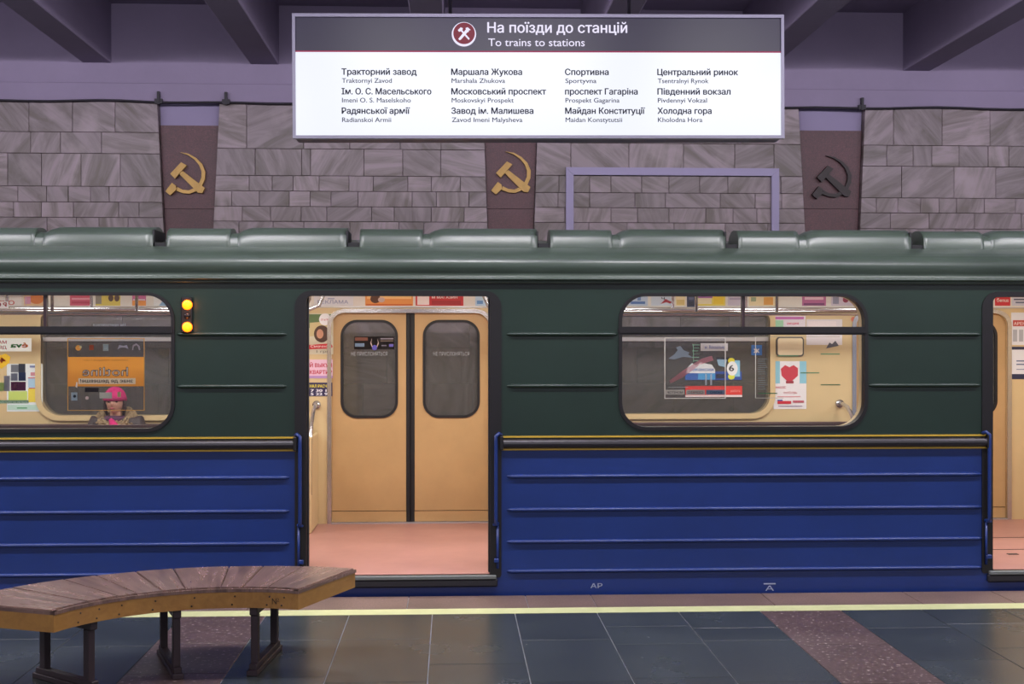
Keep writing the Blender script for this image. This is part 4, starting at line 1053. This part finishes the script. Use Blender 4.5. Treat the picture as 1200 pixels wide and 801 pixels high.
def disc(nm, cx, cy, r, ya, yb, mt, n=40): return link_sign(plate(nm, [[(U(cx) + r * k * math.cos(6.28318 * i / n), V(cy) + r * k * math.sin(6.28318 * i / n)) for i in range(n)]], ya, yb, mt, SG))
disc('roundel_ring', 544.2, 40.3, 14.2, .0022, .004, wht)
disc('roundel_disc', 544.4, 39.3, 12.6, .0014, .0022, rdm)
def sp(nm, pts, mt): link_sign(plate(nm, [[(U(515 + a / 14.57), V(15 + b / 14.57)) for a, b in pts]], .0006, .0014, mt, SG))
sp('roundel_hammer', [(322, 300), (372, 252), (408, 268), (404, 288), (396, 300), (524, 445), (505, 466), (376, 318), (342, 328)], wht)
sp('roundel_hammer', [(540, 296), (488, 250), (452, 266), (462, 286), (330, 450), (348, 470), (372, 464), (490, 330), (505, 335), (510, 306)], wht)
for px in (528, 740):
    pu = U(px)
    link_sign(tube('hanger_rod', [(pu, .08, V(17.5)), (pu, .08, 1.85)], .009, M['cable'], SG, seg=8))
    link_sign(tube('hanger_nut', [(pu, .08, V(19)), (pu, .08, V(14))], .02, M['cable'], SG, seg=6))

# ================================================================== BENCH
BC = cam2world(-1.362, 5.70); RI, RO, ZT = .82, 1.45, .453
A0, A1 = 70.0, 161.0
def bp_(a, r):  # angle measured in the camera-aligned frame
    t = R(a) - YAW; return (BC.x + r * math.cos(t), BC.y + r * math.sin(t))
M['woodtop'] = radial_wood('worn_radial_seat_wood', '#4f3c37', '#84695c', BC.x, BC.y, .27)
bc_ = bp_(115, (RI + RO) / 2)
bench = thing('curved_bench', 'curved varnished wooden bench on dark trestle legs, on the platform at left', 'bench', (bc_[0], bc_[1], 0))
def sector(name, a0, a1, r0, r1, z0, z1, mat, parent, n=6, bev=0):
    bm = bmesh.new(); rows = []
    for i in range(n + 1):
        a = a0 + (a1 - a0) * i / n
        rows.append([bm.verts.new((*bp_(a, r), z)) for r, z in ((r0, z0), (r1, z0), (r1, z1), (r0, z1))])
    for p, q in zip(rows[:-1], rows[1:]):
        for j in range(4): bm.faces.new((p[j], p[(j + 1) % 4], q[(j + 1) % 4], q[j]))
    bm.faces.new(rows[0]); bm.faces.new(rows[-1][::-1])
    bmesh.ops.recalc_face_normals(bm, faces=bm.faces)
    if bev:
        eds = [e for e in bm.edges if all(abs(v.co.z - z1) < 1e-5 for v in e.verts) and len(e.link_faces) == 2 and e.calc_face_angle(0) > .5]
        bmesh.ops.bevel(bm, geom=eds, offset=bev, segments=2, affect='EDGES')
    return fin(name, bm, mat, parent)
cuts = [A0, 82, 91, 98.5, 110.5, 118.5, 127, 134, 145.5, A1]
for a, b in zip(cuts[:-1], cuts[1:]):
    sector('seat_board', a + .10, b - .10, RI + .012, RO - .012, ZT - .024, ZT - random.uniform(0, .0025), M['woodtop'], bench, bev=.003)
rim = sector('inner_apron', A0 + .6, A1 - .6, RI, RI + .03, ZT - .107, ZT - .025, M['woodap'], bench, n=28); rim['label'] = 'golden varnished curved edge board'
sector('edge_lip', A0, A1, RI - .004, RI + .02, ZT - .0255, ZT - .009, M['woodtop'], rim, n=28)
sector('outer_apron', A0 + .6, A1 - .6, RO - .03, RO, ZT - .107, ZT - .025, M['woodap'], bench, n=28)
for a in (A0 + .9, A1 - .9):
    sector('end_apron', a - .9, a + .9, RI, RO, ZT - .107, ZT - .025, M['woodap'], bench, n=1)
    sector('end_lip', a - 1.1, a + .9, RI - .004, RO + .004, ZT - .0255, ZT - .009, M['woodtop'], bench, n=1)
# screws in the inner apron
scm = P('dark_screw', '#2a1a12', .5)
for a in (75.5, 81, 93.5, 107.5, 121, 133, 141.5, 149):
    for dz in (-.048, -.090):
        x_, y_ = bp_(a + (1 if dz < -.06 else 0), RI - .0015); x2, y2 = bp_(a + (1 if dz < -.06 else 0), RI + .003)
        tube('screw', [(x_, y_, ZT + dz), (x2, y2, ZT + dz)], .0048, scm, rim, seg=8)
# pencil mark on the apron
tt = R(79.2) - YAW
xf = Matrix.Translation((*bp_(79.2, RI - .002), ZT - .085)) @ Matrix.Rotation(tt - R(90), 4, 'Z')
text('pencil_mark', 'N', -.012, .012, 0, .032, 0, scm, rim, bold=0, xf=xf)
text('pencil_mark', '2', .014, .026, .014, .018, 0, scm, rim, bold=0, xf=xf)
# trestles
for a, r0, r1 in ((87.3, .86, 1.33), (113.2, .86, 1.34), (142.5, .86, 1.28)):
    t = R(a) - YAW; u = Vector((math.cos(t), math.sin(t), 0)); v = Vector((-math.sin(t), math.cos(t), 0))
    O = Vector((BC.x, BC.y, 0))
    def obox(name, ra, rb, hw, z0, z1, par, bev=.003):
        bm = bmesh.new()
        vs = [bm.verts.new(O + u * r + v * s + Vector((0, 0, z))) for r in (ra, rb) for s in (-hw, hw) for z in (z0, z1)]
        for f in ((0, 1, 3, 2), (4, 6, 7, 5), (0, 4, 5, 1), (2, 3, 7, 6), (0, 2, 6, 4), (1, 5, 7, 3)): bm.faces.new([vs[i] for i in f])
        return fin(name, bm, M['darkwood'], par, bevel=bev)
    tr_ = obox('trestle', r0 - .02, r1 + .02, .02, ZT - .15, ZT - .026, bench)
    obox('leg', r0, r0 + .045, .0185, .052, ZT - .15, tr_); obox('leg', r1 - .045, r1, .0185, .052, ZT - .15, tr_)
    obox('foot_rail', r0 - .03, r1 + .03, .020, .026, .056, tr_)
    obox('foot_rail', r0 - .05, r1 + .05, .028, 0, .027, tr_)

# ================================================================== PASSENGER (seen through the left window, seated on the far bench)
def skin(verts, edges, radii, sub=2, root=0):
    me = bpy.data.meshes.new('sk'); me.from_pydata(verts, edges, [])
    o = bpy.data.objects.new('sk', me); COL.objects.link(o)
    o.modifiers.new('s', 'SKIN')
    sv = me.skin_vertices[0].data
    for i, r in enumerate(radii):
        sv[i].radius = (r, r) if not isinstance(r, tuple) else r; sv[i].use_root = (i == root)
    sd = o.modifiers.new('d', 'SUBSURF'); sd.levels = sub; sd.render_levels = sub
    dg = bpy.context.evaluated_depsgraph_get(); dg.update()
    m2 = bpy.data.meshes.new_from_object(o.evaluated_get(dg)); bpy.data.objects.remove(o)
    return m2
PX = XX(130, 10.55); PO = Vector((PX, 10.72, .555))
V_, E_, R_r = [], [], []
def sv_(p, r, par=None):
    V_.append(tuple(PO + Vector(p))); R_r.append(r)
    if par is not None: E_.append((par, len(V_) - 1))
    return len(V_) - 1
pel = sv_((0, .02, .06), (.15, .11)); wa = sv_((0, .04, .20), (.12, .09), pel); ch = sv_((0, .02, .36), (.14, .10), wa)
nb = sv_((0, .0, .475), .055, ch); nk = sv_((0, -.015, .53), .048, nb); hd = sv_((0, -.03, .60), .06, nk)
for s in (-1, 1):
    sh = sv_((s * .155, .01, .43), .052, ch); el = sv_((s * .21, -.03, .21), .042, sh); wr = sv_((s * .075, -.27, .115), .027, el); pm = sv_((s * .03, -.325, .10), .03, wr)
    for q in range(4):
        f1 = sv_((s * (.0 + .014 * q) - s * .01, -.36 - .004 * q, .10 - .004 * q), .010, pm); f2 = sv_((s * (.0 + .012 * q) - s * .025, -.385, .085), .009, f1); sv_((s * (.0 + .011 * q) - s * .035, -.385, .065), .008, f2)
    th = sv_((s * .05, -.34, .115), .010, pm); sv_((s * .025, -.36, .125), .009, th)
    hp = sv_((s * .09, -.04, .04), .085, pel); kn = sv_((s * .10, -.44, .05), .062, hp); ak = sv_((s * .10, -.43, -.33), .042, kn); sv_((s * .11, -.54, -.395), .032, ak)
bm = bmesh.new(); sk = skin(V_, E_, R_r); bm.from_mesh(sk)
# head: shaped ellipsoid with brow, nose, cheeks, chin, ears
HC = PO + Vector((0, -.045, .645))
hb = bmesh.new(); bmesh.ops.create_icosphere(hb, subdivisions=4, radius=1)
for v in hb.verts:
    x, y, z = v.co
    fx, fy, fz = x * .073, y * .09, z * .105
    if z < 0: fx *= 1 - .32 * (-z) ** 1.5; fy *= 1 - .12 * (-z)
    if y < 0:
        fy -= .022 * math.exp(-((x / .17) ** 2) - (((z + .12) / .20) ** 2))      # nose
        fy += .010 * math.exp(-(((abs(x) - .42) / .2) ** 2) - (((z - .08) / .14) ** 2))  # eye sockets
        fy -= .005 * math.exp(-((x / .3) ** 2) - (((z + .5) / .1) ** 2))
        fy -= .006 * math.exp(-((x / .28) ** 2) - (((z + .82) / .16) ** 2))
        fy -= .004 * math.exp(-(((abs(x) - .5) / .25) ** 2) - (((z + .2) / .2) ** 2))
    v.co = HC + Vector((fx, fy, fz))
for s in (-1, 1):
    eb = bmesh.new(); bmesh.ops.create_icosphere(eb, subdivisions=2, radius=1)
    for v in eb.verts: v.co = HC + Vector((s * .073 + v.co.x * .009, .008 + v.co.y * .018, -.005 + v.co.z * .03))
    m_ = bpy.data.meshes.new('e'); eb.to_mesh(m_); eb.free(); bm.from_mesh(m_)
m_ = bpy.data.meshes.new('h'); hb.to_mesh(m_); hb.free(); bm.from_mesh(m_)
me = bpy.data.meshes.new('body'); bm.to_mesh(me); bm.free()
tmp = bpy.data.objects.new('t', me); COL.objects.link(tmp)
rm = tmp.modifiers.new('r', 'REMESH'); rm.mode = 'VOXEL'; rm.voxel_size = .006; rm.use_smooth_shade = True
sm = tmp.modifiers.new('s', 'SMOOTH'); sm.iterations = 2; sm.factor = .5
dg = bpy.context.evaluated_depsgraph_get(); dg.update()
me2 = bpy.data.meshes.new_from_object(tmp.evaluated_get(dg)); bpy.data.objects.remove(tmp)
me2.materials.clear()
person = link('person', me2, P('skin_tone', '#c99a86', .5))
tag(person, 'seated person in bright pink hat, dark fur-collared coat and pink scarf behind left window', 'person')
# coat
V_, E_, R_r = [], [], []
pel = sv_((0, .03, .05), (.19, .15)); wa = sv_((0, .045, .20), (.17, .125), pel); ch = sv_((0, .02, .37), (.18, .12), wa); nb = sv_((0, .0, .485), .10, ch)
for s in (-1, 1):
    sh = sv_((s * .175, .01, .462), .085, ch); el = sv_((s * .245, -.03, .20), .072, sh); sv_((s * .10, -.24, .12), .052, el)
    hp = sv_((s * .095, -.05, .045), .105, pel); sv_((s * .10, -.36, .055), .09, hp)
cm = skin(V_, E_, R_r, sub=2)
for p in cm.polygons: p.use_smooth = True
cm.materials.clear()
coat = link('coat', cm, P('dark_brown_coat', '#352a2d', .6, bump=.3, bscale=40), person); coat['label'] = 'dark brown padded coat'
# fur collar: torus with tufted surface
def fuzzy(name, fn, nu, nv, mat, parent, amp, seed):
    bm = bmesh.new(); g = []
    rng = random.Random(seed)
    for i in range(nu):
        row = []
        for j in range(nv):
            p, n = fn(i / nu, j / nv); row.append(bm.verts.new(p + n * amp * rng.uniform(-1, 1)))
        g.append(row)
    for i in range(nu):
        for j in range(nv): bm.faces.new((g[i][j], g[(i + 1) % nu][j], g[(i + 1) % nu][(j + 1) % nv], g[i][(j + 1) % nv]))
    return fin(name, bm, mat, parent)
def collar(u, v):
    a = 2 * math.pi * u; b = 2 * math.pi * v
    fr_ = (1 - math.cos(a - math.pi / 2 - math.pi)) / 2
    d = Vector((math.cos(a), math.sin(a), 0)); c = PO + Vector((d.x * .112, .0 + d.y * .085 , .50 + .055 * math.sin(a)))
    rr = .042 + .012 * abs(math.cos(a))
    n = d * math.cos(b) + Vector((0, 0, 1)) * math.sin(b)
    return c + n * rr, n
o = fuzzy('fur_collar', collar, 90, 28, P('pale_brown_fur', '#8a765c', .9, var=.35, scale=45), person, .013, 3); o['label'] = 'pale brown fur collar'
# scarf
pk = P('bright_pink_knit', '#bb1c68', .8, bump=.5, bscale=180)
def scarf(u, v):
    a = 2 * math.pi * u; b = 2 * math.pi * v; d = Vector((math.cos(a), math.sin(a), 0)); n = d * math.cos(b) + Vector((0, 0, 1)) * math.sin(b)
    return PO + Vector((d.x * .068, -.015 + d.y * .062, .50)) + n * .03, n
fuzzy('scarf', scarf, 40, 14, P('plum_knit', '#4a2a44', .8), person, .002, 4)
o = tube('scarf_end', [PO + Vector(p) for p in ((-.02, -.09, .50), (.01, -.125, .455), (.045, -.14, .40), (.05, -.145, .34), (.045, -.15, .27))], [.02, .034, .04, .042, .03], pk, person, seg=12)
# hat
hb = bmesh.new(); bmesh.ops.create_icosphere(hb, subdivisions=4, radius=1)
for v in list(hb.verts):
    if v.co.z < -.05 - .30 * v.co.y * -1 * .0: pass
dele = [v for v in hb.verts if v.co.z < (.10 if v.co.y < 0 else -.25 * v.co.y + .10)]
bmesh.ops.delete(hb, geom=dele, context='VERTS')
for v in hb.verts:
    x, y, z = v.co; v.co = HC + Vector((x * .086, y * .103, .014 + z * .106))
me = bpy.data.meshes.new('hat'); hb.to_mesh(me); hb.free()
for p in me.polygons: p.use_smooth = True
hat = link('hat', me, pk, person); sd = hat.modifiers.new('s', 'SOLIDIFY'); sd.thickness = .012; sd.offset = 0
def brim(u, v):
    a = 2 * math.pi * u; b = 2 * math.pi * v; d = Vector((math.cos(a), math.sin(a), 0)); n = d * math.cos(b) + Vector((0, 0, 1.6)) * math.sin(b)
    return HC + Vector((d.x * .084, d.y * .1, .026 - .018 * max(0, d.y))) + n * .011, n
fuzzy('hat_band', brim, 48, 10, P('crimson_knit', '#a01a5a', .8), person, .0012, 5)
# eyes, brows, lips, hair
for s in (-1, 1):
    e = bmesh.new(); bmesh.ops.create_uvsphere(e, u_segments=12, v_segments=8, radius=.0115)
    for v in e.verts: v.co = v.co + HC + Vector((s * .030, -.072, .006))
    fin('eye', e, P('dark_eye', '#2b1d1a', .2), person, smooth=True)
    tube('eyebrow', [HC + Vector((s * .016, -.087, .022)), HC + Vector((s * .032, -.085, .026)), HC + Vector((s * .046, -.074, .022))], .0028, P('brown_hair', '#3a2620', .7), person, seg=6)
    tube('hair', [HC + Vector((s * .074, -.02, .03)), HC + Vector((s * .080, -.012, -.02)), HC + Vector((s * .078, 0, -.07)), HC + Vector((s * .065, .01, -.11))], [.010, .016, .016, .008], P('brown_hair', '#3a2620', .7), person, seg=8)
tube('lips', [HC + Vector((-.022, -.080, -.052)), HC + Vector((-.008, -.0905, -.051)), HC + Vector((0, -.091, -.052)), HC + Vector((.008, -.0905, -.051)), HC + Vector((.022, -.080, -.052))], [.002, .0055, .006, .0055, .002], P('lip_red', '#a8505a', .4), person, seg=8)
